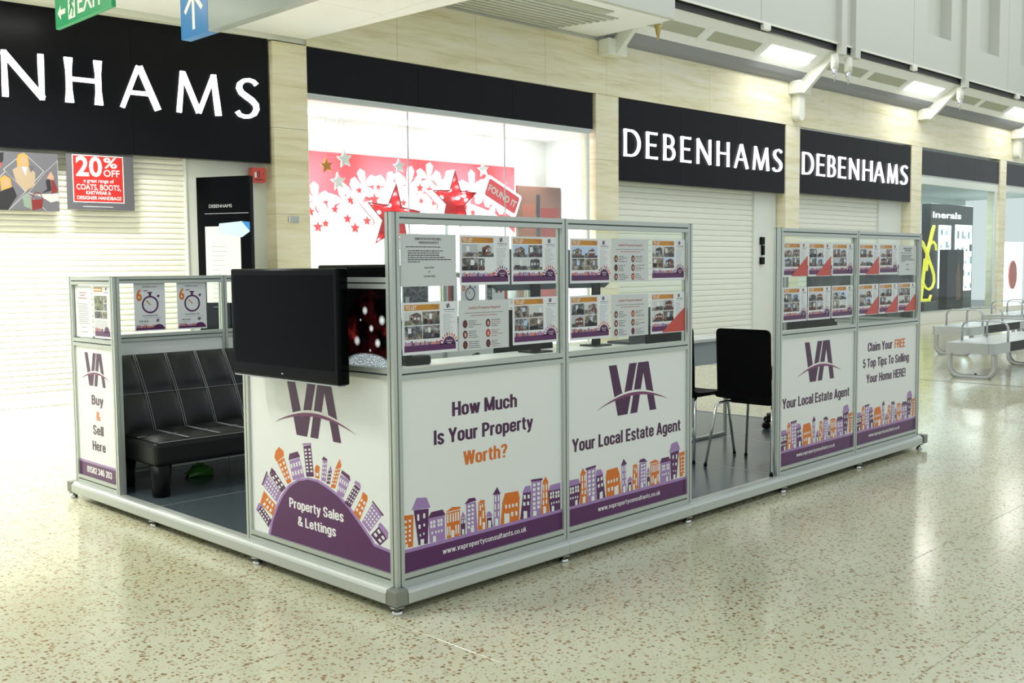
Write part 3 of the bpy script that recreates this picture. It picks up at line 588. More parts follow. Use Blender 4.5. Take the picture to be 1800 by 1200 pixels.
SKY=[('o',[(50,282),(99,278),(94,148),(55,148)],None,[],[[(52,262),(63,260),(63,250),(52,252)],[(52,239),(63,237),(63,227),(51,229)],[(51,221),(63,219),(62,208),(51,211)],[(51,202),(62,200),(62,190),(51,192)],[(50,183),(62,181),(62,171),(50,173)],[(73,262),(85,260),(85,250),(73,252)],[(73,240),(84,237),(84,227),(73,229)],[(73,221),(84,219),(84,209),(72,211)],[(72,202),(84,200),(83,190),(72,192)],[(72,183),(83,181),(83,171),(72,173)],[(56,165),(67,163),(66,146),(55,149)]]),('p',[(101,295),(180,289),(173,144),(123,147)],'l',[(89,297),(117,343),(170,336),(190,291)],[[(118,275),(129,273),(129,247),(118,250)],[(150,274),(161,272),(160,252),(149,254)],[(124,232),(135,230),(135,213),(123,216)],[(150,232),(159,230),(159,218),(150,220)],[(130,192),(136,191),(136,181),(129,182)],[(148,194),(156,193),(155,184),(148,185)],[(134,170),(153,167),(152,143),(134,147)]]),('l',[(176,246),(267,244),(269,143),(184,144)],'p',[(175,247),(194,271),(257,271),(272,245)],[[(188,235),(199,233),(199,219),(187,221)],[(187,218),(199,216),(198,202),(187,205)],[(203,235),(215,233),(214,219),(203,221)],[(203,218),(214,216),(214,202),(202,205)],[(227,235),(238,233),(238,219),(227,221)],[(227,218),(238,216),(238,203),(227,205)],[(243,235),(254,233),(254,219),(242,221)],[(242,218),(254,216),(253,203),(242,205)],[(193,190),(202,188),(201,177),(192,179)],[(213,190),(222,188),(222,177),(213,179)],[(229,190),(238,188),(238,177),(229,179)],[(246,189),(255,188),(254,177),(245,179)],[(201,170),(217,167),(217,141),(201,144)]]),('o',[(277,252),(354,252),(352,136),(278,143)],'o',[(272,256),(311,272),(358,265),(355,256)],[[(281,248),(288,246),(288,209),(280,210)],[(295,248),(303,246),(302,209),(295,210)],[(311,247),(318,246),(318,208),(310,210)],[(325,247),(333,246),(332,208),(324,209)],[(339,247),(347,246),(347,208),(339,209)],[(280,195),(287,193),(286,155),(279,156)],[(292,194),(299,193),(298,154),(292,155)],[(326,193),(333,192),(333,153),(326,154)],[(340,192),(347,191),(346,152),(339,153)],[(303,175),(320,172),(319,141),(302,144)]]),('p',[(358,211),(385,211),(382,142),(356,143)],'l',[(357,214),(371,243),(386,215)],[[(361,208),(369,207),(368,190),(361,192)],[(374,208),(381,207),(381,190),(374,191)],[(364,168),(376,165),(376,142),(364,145)]]),('l',[(390,271),(446,272),(455,136),(393,138)],'p',[(380,271),(406,292),(441,290),(450,276)],[[(399,265),(413,262),(413,251),(399,254)],[(399,247),(412,244),(412,233),(398,236)],[(398,228),(412,226),(412,215),(398,217)],[(398,210),(412,208),(412,197),(398,199)],[(398,192),(412,189),(411,178),(398,181)],[(397,175),(411,172),(411,161),(397,164)],[(420,265),(434,263),(434,251),(420,254)],[(420,247),(434,244),(434,233),(420,236)],[(420,229),(434,226),(434,215),(420,217)],[(419,210),(433,208),(433,197),(419,199)],[(419,192),(433,189),(433,178),(419,181)],[(419,175),(433,172),(433,161),(419,164)],[(415,164),(434,160),(433,140),(415,144)]]),('o',[(462,257),(498,259),(510,140),(457,144)],'o',[(457,260),(474,273),(498,270),(501,260)],[[(468,252),(476,251),(476,227),(468,228)],[(481,254),(490,252),(489,239),(481,241)],[(468,202),(477,200),(477,162),(467,164)],[(485,227),(494,225),(494,191),(484,193)],[(485,175),(500,172),(499,141),(484,143)]]),('p',[(511,188),(540,187),(546,139),(513,142)],'l',[(507,192),(514,212),(528,215),(543,200),(543,189)],[[(519,176),(536,173),(535,140),(518,143)]]),('l',[(558,283),(592,280),(590,141),(551,140)],'p',[(548,284),(576,314),(597,280)],[[(561,278),(569,277),(569,249),(561,250)],[(579,277),(587,276),(586,250),(579,251)],[(558,242),(566,241),(566,214),(558,216)],[(579,241),(586,239),(586,215),(578,216)],[(557,208),(565,207),(564,182),(557,184)],[(578,206),(586,205),(585,182),(578,184)],[(561,178),(581,174),(580,139),(560,143)]]),('o',[(609,246),(716,240),(713,134),(594,143)],'o',[(609,245),(625,278),(708,275),(718,239)],[[(624,227),(636,225),(635,208),(624,210)],[(646,225),(657,223),(657,207),(646,209)],[(667,224),(680,222),(680,207),(667,209)],[(690,224),(703,221),(702,206),(689,208)],[(661,189),(675,187),(674,166),(661,169)],[(687,187),(701,184),(701,166),(687,168)],[(618,189),(651,183),(650,135),(617,141)]]),('p',[(740,260),(791,257),(785,138),(719,141)],'l',[(734,260),(754,288),(787,287),(792,256)],[[(743,251),(756,249),(756,230),(742,233)],[(768,248),(781,246),(781,229),(768,231)],[(738,219),(753,217),(753,200),(738,203)],[(764,217),(778,215),(778,199),(764,201)],[(741,178),(764,174),(764,138),(740,143)]]),('l',[(796,304),(860,298),(854,134),(788,138)],'p',[(790,304),(793,313),(868,309),(866,298)],[[(804,294),(821,291),(821,277),(804,280)],[(804,273),(821,270),(820,256),(803,259)],[(803,250),(820,248),(820,234),(803,237)],[(803,229),(820,226),(820,212),(803,215)],[(803,207),(820,205),(820,191),(803,194)],[(803,188),(820,185),(820,171),(802,174)],[(832,294),(850,291),(849,278),(832,280)],[(832,273),(849,270),(849,256),(832,259)],[(832,251),(849,248),(849,234),(832,237)],[(832,229),(849,226),(849,212),(832,215)],[(832,208),(849,205),(849,191),(831,194)],[(831,188),(848,185),(848,171),(831,174)],[(804,168),(827,164),(826,135),(803,139)]]),('o',[(871,282),(905,281),(913,140),(854,142)],'o',[(864,283),(889,313),(910,282)],[[(872,277),(880,276),(879,246),(872,248)],[(889,277),(898,275),(898,248),(889,249)],[(870,242),(878,240),(878,213),(870,214)],[(889,243),(898,241),(898,211),(888,213)],[(868,206),(878,204),(878,183),(868,184)],[(889,206),(898,205),(898,185),(889,186)],[(871,176),(891,173),(891,139),(871,143)]]),('p',[(904,242),(990,239),(990,135),(918,140)],'l',[(909,243),(922,267),(991,268),(990,239)],[[(919,235),(930,233),(930,219),(919,221)],[(918,218),(930,216),(929,202),(918,204)],[(935,236),(946,234),(946,220),(935,222)],[(935,219),(946,217),(946,203),(934,205)],[(955,233),(967,232),(967,218),(955,219)],[(955,216),(967,214),(966,200),(955,202)],[(972,234),(983,232),(983,218),(972,220)],[(972,217),(983,215),(983,201),(972,203)],[(925,186),(932,185),(932,174),(924,176)],[(940,187),(948,186),(948,175),(940,177)],[(958,186),(966,185),(966,175),(958,176)],[(974,186),(982,185),(982,175),(974,176)],[(929,169),(946,165),(946,139),(929,142)]])]
HILL=[(-936,48),(-913,113),(-866,191),(-820,248),(-769,294),(-695,332),(-624,348),(-555,348),(-477,330),(-401,305),(-328,264),(-256,212),(-186,161),(-162,137),(-68,131)]
HILLO=[(-955,49),(-930,114),(-882,195),(-834,252),(-781,301),(-701,340),(-621,358),(-545,359),(-466,340),(-390,314),(-315,274),(-243,221),(-174,170),(-154,149),(-68,143)]
RADIAL=[('p',[(-1048,144),(-1007,173),(-926,118),(-951,78)],'l',[(-1057,145),(-1033,181),(-998,178),(-1048,139)],2,5),('o',[(-1019,178),(-957,229),(-887,195),(-912,138)],'o',[(-1021,177),(-984,246),(-954,229)],2,3),('l',[(-998,274),(-948,328),(-838,259),(-878,207)],'p',[(-1002,272),(-956,343),(-949,335),(-993,270)],3,6),('p',[(-929,327),(-884,347),(-800,286),(-838,259)],'p',[(-934,328),(-914,364),(-880,348)],2,3),('o',[(-865,396),(-809,423),(-753,320),(-786,305)],'o',[(-887,413),(-879,442),(-849,467),(-813,454),(-809,430),(-869,396)],2,4),('l',[(-766,413),(-685,439),(-649,355),(-743,328)],'p',[(-773,415),(-765,446),(-699,465),(-679,443)],4,2),('p',[(-653,495),(-595,505),(-577,368),(-635,360)],'l',[(-661,497),(-658,506),(-592,515),(-592,506)],2,7),('o',[(-565,392),(-537,401),(-537,364),(-568,365)],'o',[(-572,391),(-564,417),(-550,424),(-532,418),(-535,399)],1,1),('l',[(-508,448),(-476,455),(-489,357),(-523,359)],'p',[(-515,450),(-502,467),(-475,458),(-475,452)],2,4),('p',[(-471,406),(-443,413),(-460,352),(-485,351)],'l',[(-469,408),(-451,434),(-441,410)],2,3),('o',[(-413,434),(-375,445),(-422,338),(-455,339)],'o',[(-412,434),(-385,471),(-373,444)],2,5),('l',[(-382,405),(-318,388),(-364,307),(-412,316)],'p',[(-378,411),(-370,425),(-318,408),(-313,386)],4,2),('p',[(-282,377),(-246,363),(-317,272),(-359,285)],'l',[(-287,383),(-276,393),(-246,386),(-241,364)],3,5),('o',[(-234,337),(-200,323),(-254,231),(-296,256)],'o',[(-237,335),(-229,353),(-199,342),(-199,320)],2,3),('l',[(-167,315),(-105,275),(-190,191),(-240,224)],'p',[(-168,320),(-165,327),(-93,278),(-101,273)],4,5),('p',[(-124,228),(-74,184),(-122,147),(-181,181)],'l',[(-134,230),(-116,245),(-66,214),(-69,183)],2,2)]

# ------------------------------------------------------------------ kiosk: platform
Z0 = .102; PW = .041
plat = thing('exhibition_kiosk', 'modular estate agent kiosk of aluminium framed printed panels on a low platform', 'kiosk', Matrix.Translation((0, 0, 0)))
bm_ = {}
for i in range(5):
    for j in range(3):
        key = (i == 4, j == 2)
        x0, x1 = i*1.0+(.02 if i == 0 else .0), (i+1)*1.0-(.02 if i == 4 else 0); y0, y1 = j*1.03, (j+1)*1.03-.0
        MB().bbox(max(x0, .03)+.0, x1-.006, max(y0, .03), y1-.006, .07, .100, .001, 'deck').build('deck_board', plat)
        if i < 4: MB().box(x1-.006, x1, y0, y1, .07, .1005, 'alu').build('deck_trim', plat)
        if j < 2: MB().box(x0, x1, y1-.006, y1, .07, .1003, 'alu').build('deck_trim', plat)
E0, E1 = -.038, 5.02; F1 = 3.115
# rail profile (outward, up): rounded top outer edge
rp = [(0, .036), (.062, .036), (.068, .042), (.068, .082), (.063, .092), (.052, .099), (.038, .102), (0, .102)]
def rail(name, p0, p1, outward):
    p0 = Vector(p0); p1 = Vector(p1); d = (p1-p0); L = d.length; d.normalize(); o = Vector(outward)
    T = Matrix(((o.x, 0, d.x, p0.x), (o.y, 0, d.y, p0.y), (0, 1, 0, 0), (0, 0, 0, 1)))
    return MB().prism(rp, 0, L, 'alu_light', T).build(name, plat)
b_in = .03
for a, b in ((0, 1.0), (1.0, 2.0), (2.0, 3.0), (3.0, 4.0), (4.0, 5.0)):
    rail('edge_rail', (a+(.027 if a == 0 else .0008), b_in, 0), (b-(.027 if b == 5 else .0008), b_in, 0), (0, -1, 0))
    rail('edge_rail', (a+.0008, F1-.068, 0), (b-.0008, F1-.068, 0), (0, 1, 0))
for a, b in ((0.027, 1.03), (1.03, 2.06), (2.06, 3.06)):
    rail('edge_rail', (b_in, a+.0008, 0), (b_in, b-.0008, 0), (-1, 0, 0))
    rail('edge_rail', (5.0, a+.0008, 0), (5.0, b-.0008, 0), (1, 0, 0))
for x, y in ((0, 0), (5.03, 0), (0, 3.085), (5.03, 3.085)):
    MB().bbox(x-.0385 if x < 1 else x-.026, x+.026 if x < 1 else x+.0385, y-.0385 if y < 1 else y-.026, y+.026 if y < 1 else y+.0385, .036, .1015, .005, 'corner', None, 2).build('corner_casting', plat)
for a, b, c, d in ((.14, 4.9, .14, .16), (.14, 4.9, 2.94, 2.96), (.14, .16, .14, 2.96), (4.88, 4.9, .14, 2.96)): MB().box(a, b, c, d, .002, .072, 'steel_dark').build('underdeck_shade_block', plat)  # added dark boards that block light and keep the gap under the deck black
ft = None
def foot(x, y):
    global ft
    if ft is None:
        ft = MB().lathe([(.021, 0), (.022, .003), (.022, .012), (.017, .017), (.008, .018), (.008, .034)], 'chrome', 18).build('levelling_foot', plat); o = ft
        MB().lathe([(.03, .030), (.03, .033), (.018, .034), (.018, .037)], 'corner', 12).build('foot_bracket', ft)
    else:
        o = copy_tree(ft, plat)
    o.location = (x, y, 0)
for k in range(6): foot(k*.9976-.012 if k else -.012, -.012); foot(k*.9976-.012, 3.085)
for k in (1, 2): foot(-.012, k*1.029-.012); foot(5.03, k*1.029)

# ------------------------------------------------------------------ kiosk: modular panels
HH = 1.5946-Z0; HL = 1.3385-Z0
g, gd = .0035, .007; hp = PW/2
def post_prof(cx, cy):
    q = []
    for k in range(4):
        c, s = round(math.cos(k*PI/2)), round(math.sin(k*PI/2))
        for a, b in ((hp, -hp), (hp, -g), (hp-gd, -g), (hp-gd, g), (hp, g)): q.append((cx+a*c-b*s, cy+a*s+b*c))
    return q
PT = Matrix(((1, 0, 0, 0), (0, 0, 1, 0), (0, -1, 0, 0), (0, 0, 0, 1)))   # profile (x, y=-w) extruded along local v
def post(par, u, H):
    q = MB().prism(post_prof(u, hp), 0, H-.002, 'alu', PT); q.box(u-hp, u+hp, H-.002, H, -PW, 0, 'alu_groove'); q.build('post', par)
def railm(par, u0, u1, v0, v1, name):
    c = (v0+v1)/2; h_ = (v1-v0)/2; d = PW
    prof = [(-h_, 0), (-h_, -d), (h_, -d), (h_, 0), (g, 0), (g, -gd), (-g, -gd), (-g, 0)]   # (v, w)
    T = Matrix(((0, 0, 1, u0), (1, 0, 0, c), (0, 1, 0, 0), (0, 0, 0, 1)))
    q = MB().prism(prof, 0, u1-u0, 'alu', T); q.box(u0, u1, c-g+.0002, c+g-.0002, -gd+.0002, -gd+.0008, 'alu_groove'); q.build(name, par)
RB = (0, .048); RM = (.829, .874)
def panel(label, Mx, posts, u0, u1, H):
    bd = MB().box(u0-.004, u1+.004, .046, .831, -.024, -.012, 'board').build('printed_panel', plat, 0, Mx); bd['label'] = label
    for p in posts: post(bd, p, H)
    railm(bd, u0, u1, *RB, 'bottom_rail'); railm(bd, u0, u1, *RM, 'middle_rail'); railm(bd, u0, u1, H-.0455, H-.0005, 'top_rail')
    MB().box(u0-.004, u1+.004, .872, H-.044, -.0225, -.0185, 'glass').build('pane', bd)
    return bd, bd
def bil(q, a, b):
    (x0, y0), (x1, y1), (x2, y2), (x3, y3) = q
    tx, ty = x0+(x1-x0)*a, y0+(y1-y0)*a; bx, by = x3+(x2-x3)*a, y3+(y2-y3)*a
    return (tx+(bx-tx)*b, ty+(by-ty)*b)
W1, W2, W3 = -.0116, -.0112, -.0108
CC = {'o': 'orange', 'p': 'purple', 'l': 'lilac'}
def skyline(par, f, name='skyline_print'):
    q = MB()
    for bc, b, rc, r, ws in SKY:
        q.poly([f(p) for p in b], W2, CC[bc])
        if rc: q.poly([f(p) for p in r], W2-.0001, CC[rc])
        for wn in ws: q.poly([f(p) for p in wn], W3, 'board')
    return q.build(name, par)
def logo(q, f, m='ink', ms='swoosh'):
    P = lambda *l: [f(x, y) for x, y in l]
    q.poly(P((0, 1), (.155, 1), (.36, 0), (.18, 0)), W2, m)
    q.poly(P((.42, 1), (.575, 1), (.38, 0), (.24, 0)), W2+.0001, m)
    q.poly(P((.605, 1), (.83, 1), (.80, .86), (.73, .86), (.585, 0), (.44, 0)), W2, m)
    q.poly(P((.68, 1), (.83, 1), (1., 0), (.86, 0)), W2+.0001, m)
def swoosh(q, f, m='swoosh', w=W3):
    up = []; lo = []; wh = []
    for k in range(17):
        a = k/16; x = -.25+a*1.52; y = .145+(.42-.145)*math.sin(PI*min(1, a*1.0)*.97+.02)**.85-.0*a; th = .062*math.sin(PI*a)
        up.append((x, y)); lo.append((x, y-th)); wh.append((x, y+.045*math.sin(PI*a)))
    for k in range(16):
        q.poly([f(*p) for p in (lo[k], lo[k+1], up[k+1], up[k])], w+.0001, m)
        q.poly([f(*p) for p in (up[k], up[k+1], wh[k+1], wh[k])], w, 'board')
def va(par, u0, u1, v0, v1, name='logo_print'):
    q = MB(); f = lambda x, y: (u0+(u1-u0)*x, v0+(v1-v0)*y)
    logo(q, f); swoosh(q, f); return q.build(name, par)
z_ = lambda z: z-Z0
def band(par, u0, u1, url=None, name='purple_band'):
    q = MB(); q.rect(u0-.003, u1+.003, .047, .128, W1, 'purple'); q.rect(u0-.003, u1+.003, .128, .142, W1, 'lilac'); o = q.build(name, par)
    if url:
        gothic(MB(), 'www.vapropertyconsultants.co.uk', url[0], url[1], .082, .0235, 'ptext', W2, None, .12).build('web_address', par)
# panel 1
LM = lambda x: FR((x, 0, Z0), (1, 0, 0))
p1, b1 = panel('kiosk panel printed How Much Is Your Property Worth, at the front corner', LM(0), (hp, 1.0205), PW, 1.0, HH)
gwords(b1, 'headline', 'How Much', .318, .703, z_(.756), .06, 'ink', W2); gwords(b1, 'headline', 'Is Your Property', .215, .805, z_(.648), .06, 'ink', W2)
gothic(MB(), 'Worth?', .38, .64, z_(.541), .059, 'orange', W2).build('orange_word', b1)
band(b1, PW, 1.0, (.254, .758)); skyline(b1, lambda p: (p[0]/1000, max(p[1]/1000, .1425)))
# panel 2
p2, b2 = panel('kiosk panel with plum logo and Your Local Estate Agent, beside the doorway gap', LM(1.0), (1.0205,), .041, 1.0, HH)
va(b2, .35, .736, z_(.637), z_(.89))
mirr = lambda p: (1.041-p[0]/1000, max(p[1]/1000, .1425))
gwords(b2, 'headline', 'Your Local Estate Agent', .077, .952, z_(.500), .062, 'ink', W2)
band(b2, .041, 1.0, (.265, .771)); skyline(b2, mirr)
# panels 3, 4
X3 = 2.962
p3, b3 = panel('kiosk panel with plum logo and Your Local Estate Agent, right of the doorway gap', LM(X3-hp), (hp, 1.0205), PW, 1.0, HH)
va(b3, .338, .728, z_(.637), z_(.89)); gwords(b3, 'headline', 'Your Local Estate Agent', .073, .945, z_(.500), .062, 'ink', W2)
band(b3, .041, 1.0, (.25, .75)); skyline(b3, mirr)
p4, b4 = panel('kiosk panel printed Claim Your FREE 5 Top Tips, furthest from the corner', LM(X3-hp+1.0), (1.0205,), .041, 1.0, HH)
gwords(b4, 'headline', 'Claim Your', .212, .595, z_(.777), .06, 'ink', W2); gwords(b4, 'headline', '5 Top Tips To Selling', .141, .877, z_(.668), .06, 'ink', W2); gwords(b4, 'headline', 'Your Home HERE!', .197, .823, z_(.560), .06, 'ink', W2)
gothic(MB(), 'FREE', .635, .806, z_(.775), .062, 'orange', W2).build('orange_word', b4)
band(b4, .041, 1.0, (.243, .74)); skyline(b4, mirr)
# corner panel on the short side (u runs towards the corner)
SM = lambda y: FR((0, y, Z0), (0, -1, 0))
YA = 1.1036
p5, b5 = panel('low kiosk panel printed Property Sales and Lettings below the big television', SM(0), (-YA,), -YA+hp, -PW, HL)
f5 = lambda p: (p[0]/1000, max(p[1]/1000, .0475))
q = MB(); q.poly([f5(p) for p in HILLO]+[(-.045, .143), (-.045, .0475), (-.955, .0475)], W1, 'lilac'); q.poly([f5(p) for p in HILL]+[(-.045, .128), (-.045, .0475), (-.936, .0475)], W2, 'purple'); q.build('hill_print', b5)
q = MB()
for bc, b, rc, r, n, m_ in RADIAL:
    B = [f5(p) for p in b]; q.poly(B, W1+.0001, CC[bc]); q.poly([f5(p) for p in r], W1+.0002, CC[rc])
    for i in range(n):
        for j in range(m_):
            a0 = (i+.22)/n; a1 = (i+.78)/n; c0 = .08+.8*(j+.22)/m_; c1 = .08+.8*(j+.75)/m_
            q.poly([bil(B, a0, c0), bil(B, a1, c0), bil(B, a1, c1), bil(B, a0, c1)], W1+.0003, 'board')
q.build('houses_print', b5)
gwords(b5, 'hill_lettering', 'Property Sales', -.773, -.366, z_(.305), .044, 'ptext', W3); gwords(b5, 'hill_lettering', '& Lettings', -.708, -.423, z_(.232), .043, 'ptext', W3)
va(b5, -.775, -.372, z_(.641), z_(.90))
# left panel
p6, b6 = panel('narrow low kiosk panel printed Buy and Sell Here, at the left end', SM(0), (-3.0575, -2.502), -3.037, -2.5225, HL)
va(b6, -2.912, -2.64, z_(.70), z_(.895))
gothic(MB(), 'Buy', -2.836, -2.682, z_(.59), .056, 'ink', W2).build('headline', b6); gothic(MB(), 'Sell', -2.832, -2.692, z_(.413), .056, 'ink', W2).build('headline', b6); gothic(MB(), 'Here', -2.848, -2.672, z_(.318), .056, 'ink', W2).build('headline', b6)
gothic(MB(), '&', -2.782, -2.73, z_(.5), .052, 'orange', W2).build('ampersand', b6)
band(b6, -3.037, -2.5225); gwords(b6, 'phone_number', '01582 346 203', -2.935, -2.6, z_(.174), .038, 'ptext', W2)
# far side panels, plain white boards
for k in range(5):
    x0 = .0 if k == 0 else 1.0133-hp+(k-1)*.99
    wd = 1.0133-hp if k == 0 else .99
    lab = ['far side kiosk panel behind the black sofa, left bay', 'far side kiosk panel behind the sofa, second bay', 'far side kiosk panel in the middle bay', 'far side kiosk panel, fourth bay', 'far side kiosk panel, last bay'][k]
    if k == 4: continue
    panel(lab, FR((x0, 3.037, Z0), (1, 0, 0)), (wd+hp,), PW, wd, HL)
# right end panel
p8, b8 = panel('low kiosk panel closing the right end near the doorway desk', FR((4.9415, 0, Z0), (0, -1, 0)), (-YA,), -YA+hp, -PW, HL)

# ------------------------------------------------------------------ posters taped to the panes
WB = lambda q, x0, x1, y, m, w, h=.0022, seed=0: words(q, x0, x1, y, m, w, h)
def words(q, x0, x1, y, m, w, h=.0022):
    x = x0
    while x < x1-.004:
        L = min(random.uniform(.006, .02), x1-x); q.rect(x, x+L, y, y+h, w, m); x += L+.0028
PS = .0006
def minilogo(q, x, y, h, m='ink'):
    f = lambda a, b: (x+a*h*1.15, y+b*h)
    for l in (((0, 1), (.155, 1), (.36, 0), (.18, 0)), ((.42, 1), (.575, 1), (.38, 0), (.24, 0)), ((.605, 1), (.83, 1), (.73, .86), (.585, 0), (.44, 0)), ((.68, 1), (.83, 1), (1., 0), (.86, 0))): q.poly([f(*p) for p in l], PS, m)
def ministrip(q, x0, x1, y, h):
    x = x0; k = 0
    while x < x1:
        L = random.uniform(.004, .008); q.rect(x, min(x+L, x1), y, y+h*random.uniform(.5, 1), PS, random.choice(('lilac', 'purple', 'sash', 'orange', 'lilac'))); x += L+.002
def sheet(par, w, h, m='paper'): return MB().box(0, w, 0, h, -.0006, 0, m).build('sheet', par)
def photo(q, u0, u1, v0, v1):
    w_, h_ = u1-u0, v1-v0; P = lambda a, b: (u0+a*w_, v0+b*h_); R_ = lambda a, b, c, d, m, k: q.rect(u0+a*w_, u0+b*w_, v0+c*h_, v0+d*h_, PS*k, m); r = random.random
    if r() < .35:      # outside view: sky, terrace, street
        R_(0, 1, 0, 1, random.choice(('blue_white', 'paper_grey', 'plate')), 1); R_(0, 1, 0, .22+.1*r(), random.choice(('ph2', 'ph3', 'poster_dark')), 1.3); a = .05+.25*r(); b = .7+.3*r(); e = .6+.25*r()
        m = random.choice(('ph1', 'ph7', 'ph4', 'skin2')); q.poly([P(a, .15), P(b, .15), P(b, e), P((a+b)/2+.1, min(.95, e+.2)), P(a, e)], PS*1.6, m)
        for k in range(3): x = a+(b-a)*(.1+.3*k); R_(x, x+.11, .42, .58, random.choice(('paper', 'plate', 'coat_black')), 2)
        R_(.0, .25*r()+.05, .1, .28+.2*r(), 'ph3', 1.8)
    else:              # room: wall, floor, window, furniture
        R_(0, 1, 0, 1, random.choice(('ph5', 'ph2', 'paper_grey', 'ph0', 'plate')), 1); q.poly([P(0, 0), P(1, 0), P(1, .25+.2*r()), P(.3+.3*r(), .38), P(0, .2+.1*r())], PS*1.3, random.choice(('ph7', 'ph4', 'coat_black', 'skin2', 'ph5')))
        x = .1+.6*r(); R_(x, x+.14+.1*r(), .42, .85, random.choice(('paper', 'paper', 'blue_white')), 1.6)
        for k in range(2): x = .7*r(); R_(x, x+.15+.25*r(), .05+.1*r(), .3+.25*r(), random.choice(('coat_black', 'ph4', 'ph2', 'poster_dark', 'ph1')), 1.9+.2*k)
def poster_let(label, Mx, sash=False, photos=4, grey=False, group='orange topped TO LET property posters'):
    t = thing('property_poster', label, 'poster', Mx, group); sheet(t, .297, .21)
    q = MB(); q.rect(.012, .198, .178, .201, PS, 'amber'); q.text('TO LET', .018, .182, .0145, 'ptext', PS*2, .8, .02, 'L'); words(q, .155, .192, .192, 'purple', PS*2, .0018); words(q, .17, .194, .184, 'purple', PS*2, .0018)
    minilogo(q, .235, .183, .018); words(q, .222, .285, .175, 'blacktext', PS, .0025); words(q, .227, .28, .167, 'greytext', PS, .0018)
    for k in range(13): words(q, .218, random.uniform(.25, .285), .155-k*.0062, 'greytext', PS, .0013)
    q.build('poster_print', t)
    pr = MB()
    for i in range(2):
        for j in range(2):
            if photos == 3 and i == 1 and j == 1: photo(pr, .107, .145, .062, .113); continue
            photo(pr, .013+.0945*i, .104+.0945*i, .119-.057*j, .172-.057*j)
    pr.build('photographs', t)
    b = MB(); ministrip(b, .013, .205, .037, .018); b.rect(.01, .287, .012, .037, PS, 'purple'); b.poly(arc(.25, .034, .034, .032, 0, 180, 10), PS, 'purple')
    for a in range(15, 180, 18):
        c, s = math.cos(math.radians(a)), math.sin(math.radians(a)); p = lambda r, o: (.25+c*r-s*o, .034+s*r*.95+c*o)
        b.poly([p(.037, -.003), p(.05, -.003), p(.05, .003), p(.037, .003)], PS, random.choice(('lilac', 'orange', 'sash', 'purple')))
    b.text('Property Sales', .25, .046, .0055, 'ptext', PS*2, .7, .01); b.text('& Lettings', .25, .036, .0055, 'ptext', PS*2, .7, .01); b.build('skyline_strip', t)
    if sash: MB().prism([(.095, 0.004), (.296, 0.004), (.296, .128)], .0009, .0013, 'sash').build('red_corner_sash', t)
    return t
def poster_people(label, Mx):
    t = thing('landlord_poster', label, 'poster', Mx, 'landlord properties required posters'); sheet(t, .297, .21, 'paper_grey')
    q = MB(); q.textw('Landlord Properties Required', .055, .245, .174, .0115, 'redtext', PS, .005); words(q, .035, .262, .156, 'greytext', PS, .003); words(q, .07, .23, .145, 'redtext', PS, .0028)
    for i in range(2):
        for j in range(3):
            x, y = .035+.135*i, .112-.044*j
            q.poly(oval(x, y, .0135, .0175), PS, random.choice(('redoval', 'darkoval', 'darkoval'))); q.poly(oval(x, y-.001, .0065, .0095), PS*2, random.choice(('skin', 'skin', 'skin2')))
            for k in range(4): words(q, x+.02, x+.02+random.uniform(.03, .075), y+.011-.0085*k, 'blacktext' if i == 0 else random.choice(('redtext', 'blacktext')), PS, .0022)
    q.build('poster_print', t); return t
def poster_demo(label, Mx):
    t = thing('vacancy_notice', label, 'notice', Mx, 'demonstrator required notices'); sheet(t, .297, .21, 'paper_grey')
    q = MB(); q.text('DEMONSTRATOR REQUIRED -', .148, .186, .0095, 'blacktext', PS, .78, .008); q.text('WEEKENDS/SUNDAYS', .148, .171, .0095, 'blacktext', PS, .78, .008)
    words(q, .028, .21, .157, 'blacktext', PS, .0032)
    for k in range(6): words(q, .038, (.225, .205, .205, .235, .27, .1)[k], .141-.0088*k, 'blacktext', PS, .0034)
    q.text('Enquire Within', .15, .072, .0075, 'blacktext', PS, .75, .004); q.text('Or', .15, .055, .0075, 'blacktext', PS, .75, .004); q.text('Call 01582 346203', .15, .037, .0075, 'blacktext', PS, .75, .004)
    q.build('notice_print', t); return t
YP = .0168
def LMp(x, z): return FR((x, YP, z), (1, 0, 0))
ROW = {'t': 1.300, 'b': 1.027}
poster_demo('grey demonstrator required notice in the top row beside the kiosk corner post', LMp(.057, 1.300))
poster_let('TO LET poster in the top row, second from the kiosk corner post', LMp(.374, 1.300), photos=3)
poster_let('TO LET poster in the top row, third from the kiosk corner post', LMp(.683, 1.299))
poster_let('TO LET poster in the bottom row beside the kiosk corner post', LMp(.060, 1.026))
poster_people('landlord poster with six portraits under the first TO LET poster, nearest the corner', LMp(.366, 1.025))
poster_let('TO LET poster in the bottom row, third from the kiosk corner post', LMp(.687, 1.030))
poster_let('TO LET poster in the top row, just right of the first middle post', LMp(1.072, 1.296))
poster_people('landlord poster with six portraits in the top row of the second panel', LMp(1.378, 1.299))
poster_let('TO LET poster in the top row, last before the doorway gap', LMp(1.698, 1.301))
poster_let('TO LET poster in the bottom row, just right of the first middle post', LMp(1.069, 1.028))
poster_people('landlord poster with six portraits in the bottom row of the second panel', LMp(1.378, 1.026))
poster_let('TO LET poster with red sash in the bottom row, last before the doorway gap', LMp(1.695, 1.026), True)
names3 = ['first', 'second', 'third']
for k, (x, s1, s2) in enumerate(((3.015, True, False), (3.321, True, False), (3.632, False, False))):
    poster_let('%s top-row TO LET poster of the panel right of the doorway%s' % (names3[k], ', red sash' if s1 else ''), LMp(x, 1.301), s1)
    poster_let('%s bottom-row TO LET poster of the panel right of the doorway' % names3[k], LMp(x, 1.027), s2)
poster_let('TO LET poster with red sash in the top row of the furthest panel', LMp(4.013, 1.302), True)
poster_let('TO LET poster without sash in the top row of the furthest panel', LMp(4.318, 1.304))
